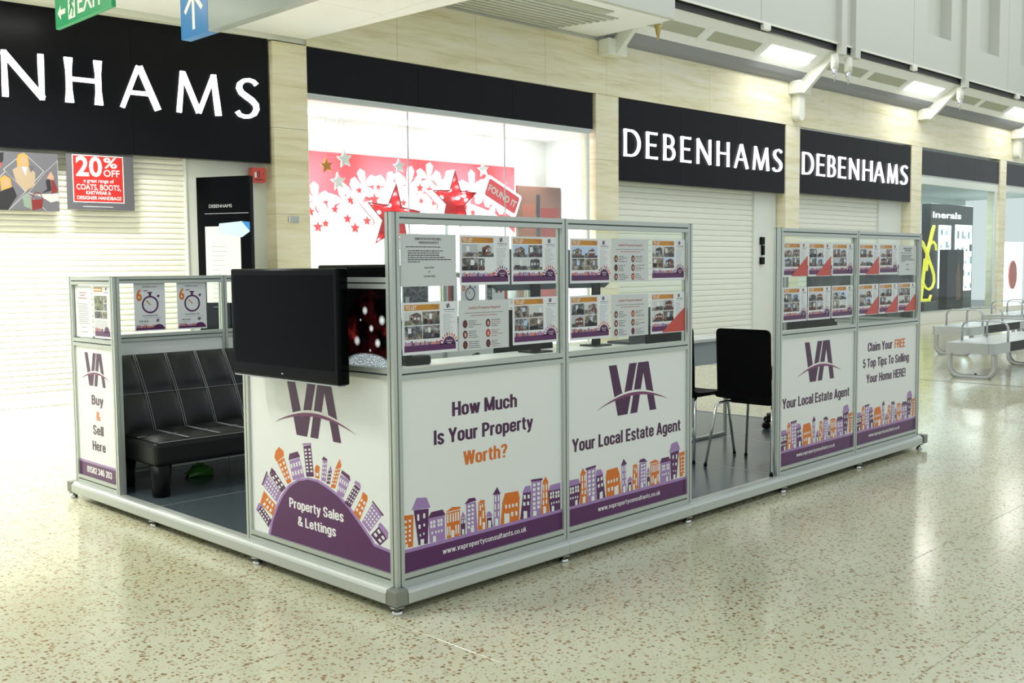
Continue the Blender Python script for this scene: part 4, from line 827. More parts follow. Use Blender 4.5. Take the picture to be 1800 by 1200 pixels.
poster_demo('pale demonstrator required notice in the top row of the furthest panel', LMp(4.63, 1.294))
for k, x in enumerate((4.013, 4.322, 4.628)): poster_let('%s red-sashed TO LET poster in the bottom row of the furthest panel' % names3[k], LMp(x, 1.029), True)
# short side posters on the left panel (A4 portrait)
def SMp(y, z): return FR((.0168, y, z), (0, -1, 0))
t = thing('typed_notice', 'white typed sheet in the window of the Buy and Sell panel', 'notice', SMp(3.026, .983)); sheet(t, .225, .305, 'paper')
q = MB()
for y, a, b in ((.26, .06, .16), (.245, .07, .14), (.228, .05, .165)): words(q, a, b, y, 'redtext', PS, .005)
q.build('notice_heading', t); q = MB()
for k in range(11): words(q, .03 if k == 0 else .045, .19 if k % 3 else .17, .195-.0115*k, 'greytext', PS, .003)
q.build('notice_body', t); q = MB(); words(q, .08, .15, .058, 'greytext', PS, .004); words(q, .075, .155, .03, 'greytext', PS, .004); q.build('notice_footer', t)
t = thing('sale_poster', 'tall orange headed property poster in the window of the Buy and Sell panel', 'poster', SMp(2.772, .985)); sheet(t, .215, .303)
q = MB(); q.rect(.008, .12, .268, .294, PS, 'amber'); words(q, .016, .11, .276, 'ptext', PS*2, .009); minilogo(q, .16, .275, .018); words(q, .145, .2, .262, 'blacktext', PS, .003); q.rect(.01, .13, .16, .245, PS, 'ph3'); q.rect(.135, .175, .205, .245, PS, 'ph5'); q.rect(.135, .175, .16, .2, PS, 'ph2'); q.rect(.01, .11, .115, .155, PS, 'ph4'); q.rect(.115, .175, .115, .155, PS, 'ph5')
for k in range(6): words(q, .015, .18, .1-.007*k, 'greytext', PS, .0018)
q.rect(.008, .207, .012, .04, PS, 'purple'); ministrip(q, .012, .12, .04, .022); q.poly(arc(.165, .035, .036, .034, 0, 180, 10), PS, 'purple'); q.build('poster_print', t)
# stop-watch posters on the far side panes
def poster_clock(label, x, z=.99, y=3.0535-.001):
    t = thing('stopwatch_poster', label, 'poster', FR((x, y, z), (1, 0, 0)), 'six weeks stopwatch posters'); sheet(t, .207, .303, 'paper')
    q = MB(); q.text('We will find you a buyer in', .105, .277, .009, 'ink', PS, .68, .01); q.text('6', .034, .195, .068, 'orange', PS, .75, .03); q.text('weeks', .062, .252, .009, 'ink', PS, .8, .02, 'L')
    cx, cy = .106, .168
    for k in range(32):
        a, b = 2*PI*k/32, 2*PI*(k+1)/32
        q.poly([(cx+.056*math.cos(a), cy+.056*math.sin(a)), (cx+.056*math.cos(b), cy+.056*math.sin(b)), (cx+.045*math.cos(b), cy+.045*math.sin(b)), (cx+.045*math.cos(a), cy+.045*math.sin(a))], PS, 'purple')
    q.rect(cx-.008, cx+.008, cy+.056, cy+.075, PS, 'purple'); q.rect(cx-.016, cx+.016, cy+.072, cy+.08, PS, 'purple'); q.poly([(cx+.045, cy+.052), (cx+.055, cy+.042), (cx+.066, cy+.054), (cx+.056, cy+.064)], PS, 'purple')
    q.poly([(cx-.028, cy+.022), (cx-.022, cy+.028), (cx+.004, cy), (cx, cy-.004)], PS*2, 'amber')
    for a in range(0, 360, 90): q.rect(cx+.036*math.cos(math.radians(a))-.002, cx+.036*math.cos(math.radians(a))+.002, cy+.036*math.sin(math.radians(a))-.002, cy+.036*math.sin(math.radians(a))+.002, PS, 'ink')
    q.text('or we will reduce our 1% fee', .104, .094, .0095, 'ink', PS, .62, .015); words(q, .06, .18, .083, 'greytext', PS, .002); q.text('01582 346 203', .06, .058, .01, 'ink', PS, .7, .012); minilogo(q, .142, .056, .02); words(q, .03, .09, .046, 'greytext', PS, .002)
    ministrip(q, .012, .13, .022, .018); q.rect(.008, .2, .008, .022, PS, 'purple'); q.poly(arc(.16, .02, .034, .022, 0, 180, 10), PS, 'purple'); q.build('poster_print', t); return t
poster_clock('orange 6 stopwatch poster above the sofa, left of the pair', .393); poster_clock('orange 6 stopwatch poster above the sofa, right of the pair', .682)
poster_clock('orange 6 stopwatch poster glimpsed through the front corner panel, upper left', 3.18); poster_clock('orange 6 stopwatch poster glimpsed through the front corner panel, upper right', 4.05) if False else None
def poster_pic(label, x, kinds, z=1.03, w=.297, h=.21):
    t = thing('picture_poster', label, 'poster', FR((x, 3.0525, z), (1, 0, 0)), 'picture posters on the far panes'); sheet(t, w, h, 'paper'); q = MB()
    for u0, u1, v0, v1, m in kinds: q.rect(u0, u1, v0, v1, PS, m)
    q.build('poster_print', t); return t
poster_pic('red and white sheet on the far pane seen below the demonstrator notice', 2.30, ((.0, .20, 0, .29, 'sash'), (.06, .08, .0, .29, 'redtext')), .99, .21, .297)
poster_pic('dark night photograph sheet on the far pane seen above the first bottom poster', 2.56, ((.01, .26, .02, .28, 'ph4'), (.03, .07, .04, .16, 'paper')), .99, .27, .297)
poster_pic('sheet with grey photo and red strip on the far pane behind the landlord poster', 3.02, ((.02, .05, .02, .28, 'sash'), (.05, .08, .02, .28, 'poster_dark')), .99, .12, .297)
poster_pic('sheet of small portraits on the far pane behind the second bottom poster', 3.46, ((.02, .08, .03, .28, 'ph2'), (.12, .15, .17, .22, 'skin2'), (.17, .2, .17, .22, 'redoval'), (.12, .15, .22, .26, 'skin'), (.17, .2, .22, .26, 'darkoval'), (.23, .26, .04, .27, 'sash')), .99, .27, .297)

# ------------------------------------------------------------------ televisions
def tv(label, Mx, w, h, scr='screen', bez=.028, back='black_plastic'):
    """local u right, v up, w towards the viewer of the screen; origin lower left of front"""
    t = thing('television', label, 'television', Mx)
    b = MB().bbox(0, w, 0, h, -.055, 0, .008, 'black_gloss', None, 2).build('bezel', t)
    MB().bbox(.06, w-.06, .05, h-.05, -.085, -.054, .02, back, None, 2).build('rear_housing', t)
    MB().rect(bez, w-bez, bez*2.0, h-bez, .0006, scr).build('screen', t)
    MB().poly(oval(w*.5, .024, .008, .0035), .0008, 'plate').build('maker_mark', b) if scr == 'screen' else None
    MB().bbox(.008, w-.008, -.006, .001, -.04, -.004, .002, 'plate').build('lower_trim', t)
    MB().box(w/2-.1, w/2+.1, h/2-.1, h/2+.1, -.12, -.08, 'steel_dark').build('wall_mount', t)
    return t
tv('large black television hanging outside the Property Sales panel', FR((-.125, .995, .908), (0, -1, 0)), .805, .469)
t = tv('inner television showing a dark red bauble, behind the low corner panel', FR((.0415+.0, .56, .935), (0, -1, 0)), .50, .455, 'bauble', .02)
tv('grey backed television mounted behind the furthest posters at the right end', FR((5.115, .11, .90), (0, 1, 0)), .86, .47, 'screen', .028, 'tv_back')

# ------------------------------------------------------------------ sofa
so = thing('sofa', 'black leatherette sofa with grey stitched squares inside the kiosk', 'sofa', Matrix.Translation((.09, 2.22, Z0)))
SW = 1.80
def tufted(name, nu, nv, P, thick, bul, lines_u, lines_v):
    """P(a,b)->(point, normal). grid of bulging squares"""
    q = MB(); R = 7; vs = []; nx, ny = nu*R, nv*R; fs = []
    for j in range(ny+1):
        for i in range(nx+1):
            p, n = P(i/nx, j/ny); fu = abs(math.sin(PI*i/R)); fv = abs(math.sin(PI*j/R)); hgt = bul*(fu*fv)**.45 if fu*fv > 0 else 0
            vs.append(tuple(Vector(p)+Vector(n)*hgt))
    for j in range(ny):
        for i in range(nx): k = j*(nx+1)+i; fs.append((k, k+1, k+nx+2, k+nx+1))
    q.add(vs, fs, 'leather', None, True); o = q.build(name, so)
    s = MB()
    for i in range(1, nu):
        for d in (-.006, .006): s.tube([tuple(Vector(P(i/nu+d/SW, b/8)[0])+Vector(P(i/nu, b/8)[1])*.008) for b in range(9)], .0022, 'stitch', 5)
    for j in lines_v: s.tube([tuple(Vector(P(a/12, j/nv)[0])+Vector(P(a/12, j/nv)[1])*.005) for a in range(13)], .0018, 'stitch', 5)
    s.build('stitching', o); return o
# backrest: leans from (y .40, z .30) to (y .66, z .76)
def PB(a, b):
    y = .40+.25*b; z = .31+.45*b; return (a*SW, y-.02*math.sin(PI*b), z), (0, -.874, .486)
MB().prism([(.43, .28), (.66, .75), (.73, .74), (.70, .30)], 0, SW, 'leather', Matrix(((0, 0, 1, 0), (1, 0, 0, 0), (0, 1, 0, 0), (0, 0, 0, 1)))).build('backrest_core', so, .012)
tufted('backrest_cushion', 9, 2, PB, .1, .036, 1, [1])
MB().bbox(0, SW, 0, .56, .175, .315, .03, 'leather', None, 3).build('seat_base', so)
def PS_(a, b): return (.012+a*(SW-.024), .012+b*.44, .316), (0, 0, 1)
tufted('seat_cushion', 9, 2, PS_, .1, .022, 1, [1])
MB().tube([(.02, .006, .312), (SW-.02, .006, .312)], .002, 'stitch', 5).build('seat_piping', so)
for x, y in ((.06, .06), (SW-.06, .06), (.06, .5), (SW-.06, .5)):
    MB().lathe([(.046, 0), (.05, .012), (.05, .05), (.062, .18)], 'black_plastic', 18, Matrix.Translation((x, y, 0))).build('leg', so)
g_ = MB()
T = Matrix.Translation((.60, 2.68, Z0)) ; random.seed(3)
vs = []; fs = []
for j in range(7):
    for i in range(12):
        r = .07*math.cos(PI/2*j/6.3)*random.uniform(.7, 1.25); vs.append((r*1.3*math.cos(2*PI*i/12), r*math.sin(2*PI*i/12), .085*(j/6)*random.uniform(.7, 1.1) if j else 0))
for j in range(6):
    for i in range(12): fs.append((j*12+i, j*12+(i+1) % 12, (j+1)*12+(i+1) % 12, (j+1)*12+i))
fs.append(tuple(range(11, -1, -1))); fs.append(tuple(72+i for i in range(12)))
g_.add(vs, fs, 'green_bag', None, False)
tag(g_.build('plastic_bag', None, 0, T), 'crumpled green plastic bag in the shadow under the sofa', 'bag')
random.seed(11)

# ------------------------------------------------------------------ desks, monitors
def desk(label, x0, x1, y0=1.07, y1=1.40):
    t = thing('desk', label, 'desk', Matrix.Translation((x0, y0, Z0)), 'white desks'); L = x1-x0; D = y1-y0; H = .738
    MB().bbox(0, L, 0, D, H-.025, H, .003, 'desk').build('desk_top', t)
    MB().bbox(.03, L-.03, .03, .048, H-.195, H-.027, .002, 'desk_grey').build('front_panel', t)
    for x in (.02, L-.02):
        for yy in (.012, D-.03): MB().bbox(x-.012, x+.012, yy, yy+.02, .02, H-.025, .003, 'alu_light').build('leg', t)
    MB().bbox(.008, L-.008, .01, .034, .0, .02, .003, 'alu_light').build('floor_bar', t)
    return t
desk('white desk with silver legs behind the front corner panel', .93, 2.48)
desk('white desk with grey front panel facing the doorway chair', 2.50, 4.09)
def monitor(label, x, y, w, zb, h=.235):
    t = thing('monitor', label, 'monitor', FR((x, y, Z0+.738), (1, 0, 0)), 'desk monitors'); v = zb-Z0-.738
    MB().prism([(-w/2, v+.02), (-w/2, v+h), (w/2, v+h), (w/2, v+.02), (w/2-.06, v-.018), (-w/2+.06, v-.018)], -.05, -.015, 'tv_back').build('rear_shell', t, .006)
    MB().bbox(-w/2, w/2, v, v+h, -.07, -.05, .004, 'black_gloss').build('bezel', t)
    MB().bbox(.02, .09, .0, v+.1, -.02, .012, .006, 'black_plastic').build('stand_neck', t); MB().bbox(-.03, .14, 0, .01, -.08, .07, .004, 'black_plastic').build('stand_foot', t)
    return t
monitor('black desk monitor seen back-on below the third top poster', 2.10, 1.25, .61, 1.25); monitor('black desk monitor seen back-on below the first poster of the second panel', 2.74, 1.29, .45, 1.25)
t = thing('laptop', 'dark open laptop on the desk behind the second panel', 'laptop', FR((3.24, 1.17, Z0+.738), (1, 0, 0)))
MB().bbox(-.235, .235, 0, .018, -.2, 0, .004, 'tv_back').build('keyboard_base', t); MB().bbox(-.235, .235, .02, .25, -.012, 0, .004, 'tv_back').build('lid', t)
t = thing('desk_phone', 'small black telephone on the white desk near the corner post', 'telephone', FR((1.12, 1.16, Z0+.738), (1, 0, 0)))
MB().bbox(-.09, .09, 0, .05, -.18, 0, .01, 'black_plastic').build('phone_base', t); MB().bbox(-.085, -.035, .05, .085, -.18, 0, .012, 'black_gloss').build('handset', t)

# ------------------------------------------------------------------ chairs
def chair(label, x, y, rz):
    t = thing('shell_chair', label, 'chair', Matrix.Translation((x, y, Z0)) @ Matrix.Rotation(rz, 4, 'Z'), 'black shell chairs with steel legs')
    # backrest: curved plate, width along y, from z .455 to .88 at x~0
    q = MB(); nu, nv = 8, 8; th = .014; vs = []
    out = roundrect(-.19, .19, .455, .88, .03, 3)
    for s_ in (0, 1):
        for a, b in out: vs.append((-.02*((b-.455)/.42)**2+.02*(1-(a/.19)**2)*-.6+(th if s_ else 0)+.012, a, b))
    n = len(out); fs = [tuple(range(n)), tuple(range(2*n-1, n-1, -1))]+[(i, n+i, n+(i+1) % n, (i+1) % n) for i in range(n)]
    q.add(vs, fs, 'chair_black'); q.build('backrest', t)
    prof = [(.0, .47), (.02, .455), (.06, .447), (.2, .44), (.36, .442), (.43, .435), (.445, .425)]
    vs = []; fs = []
    for a, b in prof:
        for yy in (-.2, -.1, 0, .1, .2): vs.append((a, yy*(1 if a < .4 else .93), b-.008*(1-(yy/.2)**2)))
    k = len(vs); vs += [(a, b, c-.013) for a, b, c in vs]
    for i in range(len(prof)-1):
        for j in range(4):
            p = i*5+j; fs.append((p, p+1, p+6, p+5)); fs.append((k+p, k+p+5, k+p+6, k+p+1))
    for i in range(len(prof)-1):
        for p in (i*5, i*5+4): fs.append((p, p+5, k+p+5, k+p))
    for j in range(4):
        for p in (j, (len(prof)-1)*5+j): fs.append((p, p+1, k+p+1, k+p))
    MB().add(vs, fs, 'chair_black', None, False).build('seat', t)
    MB().bbox(.08, .36, -.14, .14, .405, .428, .006, 'black_plastic').build('seat_bracket', t)
    for sy in (-1, 1):
        MB().tube([(.2, sy*.1, .412), (.1, sy*.15, .412), (.04, sy*.185, .405), (.015, sy*.2, .385), (-.05, sy*.235, .006)], .0085, 'chrome', 10).build('leg', t)
        MB().tube([(.22, sy*.1, .412), (.34, sy*.15, .412), (.38, sy*.185, .405), (.395, sy*.2, .385), (.43, sy*.235, .006)], .0085, 'chrome', 10).build('leg', t)
        for xx in (-.05, .43): MB().lathe([(.011, 0), (.012, .012), (.009, .02)], 'black_plastic', 10, Matrix.Translation((xx, sy*.235, 0))).build('leg_tip', t)
    return t
chair('black chair with steel legs in the doorway gap, back to the viewer', 2.962, .258, 0)
chair('black chair half hidden behind the second panel, next to the desk', 2.975, .825, 0)
def office_chair(label, x, y, rz, seat_z=.42, arms=True):
    t = thing('office_chair', label, 'chair', Matrix.Translation((x, y, Z0)) @ Matrix.Rotation(rz, 4, 'Z'), 'black office chairs')
    for k in range(5):
        a = 2*PI*k/5-PI/2-.45; c, s = math.cos(a), math.sin(a)
        MB().tube([(0, 0, .085), (.15*c, .15*s, .08), (.285*c, .285*s, .062)], .018, 'black_plastic', 8).build('base_arm', t)
        T = Matrix.Translation((.285*c, .285*s, .027)) @ Matrix.Rotation(a, 4, 'Z') @ Matrix.Rotation(PI/2, 4, 'X')
        MB().lathe([(.02, -.022), (.027, -.02), (.027, .02), (.02, .022)], 'black_plastic', 14, T).build('castor', t)
    MB().lathe([(.028, .07), (.028, .22), (.018, .22), (.018, seat_z-.03)], 'black_plastic', 14).build('gas_column', t)
    MB().bbox(-.24, .24, -.23, .23, seat_z-.04, seat_z+.05, .03, 'chair_black', None, 3).build('seat', t)
    MB().bbox(-.22, .22, .2, .25, seat_z+.14, seat_z+.55, .022, 'chair_black', None, 3).build('backrest', t)
    MB().box(-.04, .04, .2, .24, seat_z-.03, seat_z+.2, 'black_plastic').build('back_stem', t)
    for sx in (-1, 1) if arms else ():
        MB().tube([(sx*.26, -.12, seat_z-.02), (sx*.29, -.17, seat_z+.1), (sx*.29, -.12, seat_z+.2), (sx*.29, .03, seat_z+.22), (sx*.29, .14, seat_z+.17), (sx*.28, .12, seat_z+.05), (sx*.26, .05, seat_z-.02)], .017, 'black_gloss', 8).build('armrest', t)
    return t
office_chair('black office chair with loop arms behind the first desk, seen through the front glazing', 2.86, 2.12, 2.6)
office_chair('black office chair with castors behind the doorway panel', 4.74, .86, -1.57, .42, False)

# ------------------------------------------------------------------ left shop front details
t = thing('sale_poster_board', 'grey poster with red 20% OFF panel on the cream shutter', 'poster', leftM(-2.245, 2.0, .0))
W_, H_ = .672, .575
MB().box(0, W_, 0, H_, -.008, 0, 'poster_grey').build('poster_sheet', t)
q = MB(); q.rect(.058, .568, .075, H_-.02, .001, 'ptext'); q.rect(.066, .56, .083, H_-.028, .0016, 'poster_red'); q.build('red_panel', t)
k = .0022
MB().textw('20', .092, .352, .346, .188, 'ptext', k, .026).build('offer_number', t); MB().textw('%', .368, .505, .435, .10, 'ptext', k, .02).build('percent_sign', t); MB().textw('OFF', .366, .528, .346, .066, 'ptext', k, .012).build('offer_word', t)
for body, x0, x1, y, h, bo in (('a great range of', .165, .467, .28, .036, .004), ('COATS, BOOTS,', .092, .535, .205, .054, .008), ('KNITWEAR &', .185, .432, .158, .034, .01), ('DESIGNER HANDBAGS', .095, .538, .105, .034, .01)):
    MB().textw(body, x0, x1, y, h, 'ptext', k, bo).build('offer_line', t)
q = MB(); words(q, .15, .45, .03, 'ptext', k, .005); q.build('small_print', t)
t = thing('fashion_poster', 'grey fashion poster with diamond pictures on the cream shutter', 'poster', leftM(-3.10, 1.975, 0))
W_ = .775
MB().box(0, W_, 0, .57, -.008, 0, 'poster_grey').build('poster_sheet', t)
q = MB(); k = .001
def dia(cx, cy, r, m): q.poly([(cx-r*1.06, cy), (cx, cy-r), (cx+r*1.06, cy), (cx, cy+r)], k, m)
ux = lambda px: (px+43)*.00523; vy = lambda py: .57-(py-264)*.0055
def pp(l, m, kk): q.poly([(ux(a), max(.002, min(.568, vy(b)))) for a, b in l], kk, m)
q.poly([(0, .002), (W_, .002), (W_, .568), (0, .568)], .0005, 'poster_grey')
for l in (((8, 296), (45, 264), (80, 296), (46, 334)), ((46, 334), (14, 369), (-20, 334), (12, 298)), ((82, 297), (105, 275), (105, 350), (50, 336)), ((14, 369), (48, 336), (82, 369))):
    pp(l, 'poster_white', k); c = (sum(a for a, b in l)/len(l), sum(b for a, b in l)/len(l)); pp([(a+(c[0]-a)*.04, b+(c[1]-b)*.04) for a, b in l], 'poster_grey', k+.0004)
pp([(36, 268), (46, 265), (52, 272), (54, 288), (48, 292), (33, 290), (32, 276)], 'hair', .002); q.poly([(ux(44)+.03*math.cos(a*.5), vy(279)+.045*math.sin(a*.5)) for a in range(13)], .0024, 'poster_skin')
pp([(24, 296), (36, 288), (52, 288), (64, 300), (62, 322), (46, 333), (30, 318)], 'coat', .0022); pp([(40, 290), (50, 290), (47, 306)], 'poster_white', .0026); pp([(52, 286), (62, 290), (56, 300)], 'poster_dark', .0026)
pp([(2, 312), (10, 306), (20, 312), (22, 330), (4, 336)], 'hair', .002); q.poly([(ux(12)+.028*math.cos(a*.5), vy(320)+.042*math.sin(a*.5)) for a in range(13)], .0024, 'poster_skin'); pp([(-6, 340), (8, 332), (24, 326), (30, 342), (14, 367), (-10, 366)], 'coat_black', .0022)
pp([(84, 308), (92, 296), (97, 305), (96, 312)], 'poster_skin', .002); pp([(82, 312), (90, 310), (92, 330), (74, 336), (84, 328)], 'coat_black', .0022); pp([(92, 310), (97, 312), (104, 330), (92, 337)], 'bag_red', .0022); pp([(66, 338), (104, 335), (104, 348), (90, 352)], 'poster_white', .0018)
pp([(40, 345), (48, 336), (57, 350), (56, 366), (42, 360)], 'bag_green', .0022); pp([(55, 348), (76, 346), (74, 362), (56, 368)], 'bag_red', .0026); q.poly([(ux(66)+.05*math.cos(a*.26), vy(347)+.075*math.sin(a*.26)) for a in range(13)]+[(ux(66)+.042*math.cos(a*.26), vy(347)+.066*math.sin(a*.26)) for a in range(12, -1, -1)], .0024, 'bag_red')
pp([(0, 268), (10, 266), (9, 280), (3, 292), (-4, 285)], 'coat_black', .002); pp([(2, 286), (6, 284), (4, 294)], 'sash', .0024)
q.build('fashion_pictures', t)
# tall black totem standing in front of the shutter
a_, b_ = Vector((3.043, 7.10, 0)), Vector((3.334, 6.50, 0)); Lt = (b_-a_).length
t = thing('totem', 'tall black store directory totem behind the kiosk with white paper', 'totem', FR(a_, b_-a_))
MB().bbox(0, Lt, 0, 2.37, -.07, 0, .004, 'black_gloss').build('totem_body', t)
q = MB(); q.text('DEBENHAMS', .30, 2.04, .035, 'plate', .001, 1.0, .0); q.rect(.10, Lt-.02, 1.975, 1.980, .001, 'plate'); q.build('totem_lettering', t)
q = MB(); q.poly([(.27, 1.80), (.28, 1.87), (.56, 1.89), (.66, 1.78), (.56, 1.72), (.30, 1.76)], .0022, 'blue_white'); q.poly([(.56, 1.89), (.66, 1.88), (.66, 1.78)], .002, 'sign_blue'); q.build('bag_graphic', t)
q = MB().box(.10, .54, 1.02, 1.84, .0005, .0015, 'paper_grey'); o = q.build('paper_sheet', t); q = MB(); random.seed(5)
for k in range(14): words(q, .18, .18+random.uniform(.1, .2), 1.62-.05*k, 'greytext', .0018, .006)
q.build('paper_text', o)
t = thing('call_point_sign', 'small red fire notice beside the left fascia corner', 'sign', leftM(-.245, 2.36, .02)); MB().prism(roundrect(0, .168, 0, .168, .012), -.09, 0, 'sash').build('sign_plate', t)
q = MB(); q.poly([(.03, .05), (.055, .06), (.05, .12), (.025, .11)], .001, 'paper'); q.rect(.065, .075, .06, .13, .001, 'blacktext'); q.rect(.085, .092, .05, .13, .001, 'blacktext'); q.poly(oval(.135, .095, .007, .007), .001, 'blacktext'); words(q, .03, .14, .025, 'blacktext', .001, .012); q.build('sign_symbol', t)
t = thing('door_plate', 'small grey plate on the left travertine pilaster', 'plate', wallM(1.66, 1.915, .0)); MB().bbox(0, .135, 0, .042+.03, 0, .015, .004, 'plate').build('plate_body', t); MB().bbox(.0, .012, .005, .067, .015, .018, .001, 'sign_white').build('plate_edge', t)

# hanging signs
t = thing('exit_sign', 'green hanging EXIT sign with white arrow and running man, at the top left', 'sign', FR((.9, 5.34, 3.31), (0, -1, 0)))
MB().bbox(0, 1.02, 0, .30, -.035, 0, .004, 'exit_green').build('sign_body', t)
q = MB(); k = .001
q.poly([(.05, .115), (.115, .175), (.115, .135), (.20, .135), (.20, .095), (.115, .095), (.115, .055)], k, 'sign_white'); q.rect(.255, .385, .035, .265, k, 'sign_white')
stroke(q, [(.33, .21), (.31, .14), (.35, .10), (.33, .05)], [.03, .035, .028, .02], k, k+.0006, 'exit_green'); stroke(q, [(.31, .14), (.29, .10), (.27, .07)], [.03, .025, .02], k, k+.0006, 'exit_green'); stroke(q, [(.28, .15), (.32, .19), (.36, .15)], [.018, .024, .018], k, k+.0006, 'exit_green'); q.poly(oval(.335, .238, .018, .02), k+.0006, 'exit_green')
q.text('EXIT', .43, .055, .17, 'sign_white', k, .9, .02, 'L'); q.build('sign_symbols', t)
for x in (.15, .87): MB().tube([(x, .3, -.018), (x, .72, -.018)], .008, 'alu', 8).build('drop_rod', t)
t = thing('direction_sign', 'hanging direction sign with blue arrow block and grey text panel', 'sign', FR((2.2, 5.74, 3.485), (0, -1, 0)))
MB().bbox(0, .49, 0, .42, -.10, 0, .004, 'sign_blue').build('arrow_block', t); MB().bbox(.49, 2.6, 0, .42, -.10, 0, .004, 'sign_grey').build('text_panel', t)
q = MB(); stroke(q, [(.24, .06), (.24, .36)], [.045, .045], .001, .0016, 'sign_white'); stroke(q, [(.085, .225), (.24, .375)], [.045, .045], .001, .0016, 'sign_white'); stroke(q, [(.395, .225), (.24, .375)], [.045, .045], .001, .0016, 'sign_white'); q.build('arrow', t)
q = MB(); q.text('g', .95, .30, .11, 'sign_blue', .001, 1, .01, 'L'); q.build('sign_lettering', t)
for x in (.3, 2.2): MB().tube([(x, .42, -.05), (x, .545, -.05)], .012, 'alu', 8).build('drop_rod', t)

# ------------------------------------------------------------------ lit christmas window (bay 1)
wb = struct('wall_display', 'white lined interior of the christmas window', wallM())
U0, U1, DB = 1.70, 7.25, -1.35
MB().box(U0, U1, 0, 3.45, DB-.1, DB, 'window_white').build('display_back', wb); MB().box(U0-.1, U0, 0, 3.45, DB, -.3, 'window_white').build('display_side', wb); MB().box(U1, U1+.1, 0, 3.45, DB, -.3, 'window_white').build('display_side', wb)
MB().box(U0, U1, 3.38, 3.45, DB, -.16, 'window_white').build('display_ceiling', wb); MB().box(U0, U1, .0, .25, DB, -.06, 'window_white').build('display_floor', wb)
wi = struct('window_1', 'frameless shop window of three glass sheets', wallM(0, 0, -.06))
for a, b in ((1.96, 3.458), (3.466, 5.14), (5.148, 6.80)): MB().box(a, b, .25, 3.42, -.012, 0, 'shopglass').build('pane', wi)
MB().box(1.95, 6.86, 3.36, 3.42, -.03, .02, 'alu').build('head_channel', wi); MB().box(6.80, 6.86, .25, 3.36, -.03, .02, 'jamb').build('side_channel', wi); MB().box(1.95, 6.95, 0, .25, -.05, .03, 'stone_sill').build('window_sill', wi)
for x in (3.462, 5.144): MB().box(x-.006, x+.006, .25, 3.36, -.014, .001, 'plate').build('silicone_joint', wi)
t = thing('window_light', 'row of bright lamps in the ceiling of the christmas window', 'lamp', wallM(0, 3.38, 0))
for k in range(4):
    MB().box(2.3+1.25*k, 3.1+1.25*k, -.03, 0, -.98, -.78, 'panel_light').build('lamp_panel', t)
    area_light('lamp_glow', wallM() @ Vector((2.7+1.25*k, 3.34, -.88)), (0, 0, TH), .8, .3, 55, (1, .98, .99)).data.spread = 1.25
# red banner with white blossom cut-outs
t = thing('christmas_banner', 'red banner with white blossom cut-outs and small red stars', 'banner', wallM(0, 0, -1.22))
MB().box(1.75, 6.42, .9, 2.92, -.02, 0, 'red').build('banner_sheet', t)
q = MB(); cen = [(2.55, 2.12), (2.80, 2.28), (3.02, 2.12), (3.24, 2.28), (3.40, 2.38), (3.58, 2.50), (3.80, 2.36), (3.98, 2.50), (4.20, 2.40), (4.34, 2.55), (4.55, 2.46), (4.71, 2.66), (4.92, 2.52), (5.08, 2.56), (5.3, 2.42), (5.55, 2.56), (5.78, 2.5), (6.0, 2.36), (2.3, 2.05), (2.05, 2.2)]
for i, (x, y) in enumerate(cen):
    for k in range(5):
        a = math.radians(90+72*k+(i*23) % 40-20); c, s = math.cos(a), math.sin(a); R = .24 if i % 3 else .28
        p = lambda r, o: (x+c*r-s*o, y+s*r+c*o)
        q.prism([p(.0, 0), p(.10, -.055), p(R*.8, -.065), p(R, 0), p(R*.8, .065), p(.10, .055)], .002+.0002*(i % 5), .006+.0002*(i % 5), 'window_white')
q.prism([(1.75, .9), (6.42, .9), (6.42, 1.9), (6.0, 2.2), (5.4, 2.36), (4.7, 2.45), (4.0, 2.36), (3.4, 2.25), (2.8, 2.1), (2.2, 1.98), (1.75, 2.0)], .002, .0065, 'window_white'); q.build('blossom_cutout', t)
q = MB()
for x, y, r in ((2.72, 2.13, .07), (2.95, 1.98, .06), (3.1, 2.17, .06), (3.3, 2.05, .07), (2.83, 1.93, .08), (3.35, 2.3, .06), (3.42, 1.93, .08), (3.62, 2.03, .07), (3.75, 2.33, .09), (3.5, 2.44, .05), (3.82, 2.5, .05), (4.0, 2.26, .05), (4.25, 2.3, .06), (4.55, 2.52, .07), (4.72, 2.5, .07), (4.57, 2.34, .05), (4.8, 2.32, .06), (5.25, 2.26, .08), (5.4, 2.28, .06), (5.55, 2.2, .06), (2.6, 1.85, .05)):
    q.prism(star(x, y, r, r*.42), .007, .012, 'red_gloss')
q.build('red_star_print', t)
random.seed(2)
HS = [(2.87, 2.77, .12, 'white', 'white hanging star near the left pilaster in the christmas window'), (3.735, 2.73, .10, 'white', 'white hanging star in the middle of the christmas window'), (5.24, 2.775, .11, 'white', 'white hanging star nearest the FOUND IT sign'), (2.85, 2.49, .12, 'white', 'low white hanging star over the left blossoms'), (2.60, 2.67, .10, 'gold', 'gold hanging star at the left of the christmas window')]
for x, z, r, c, lab in HS:
    t = thing('hanging_star', lab, 'star', wallM(x, z, -.62-(.12 if z < 2.6 else 0)), 'hanging stars'); MB().prism(star(0, 0, r, r*.45, 98), -.012, .012, 'window_white' if c == 'white' else 'gold').build('star_body', t); MB().tube([(0, r, 0), (0, 3.38-z, 0)], .0015, 'plate', 4).build('thread', t)
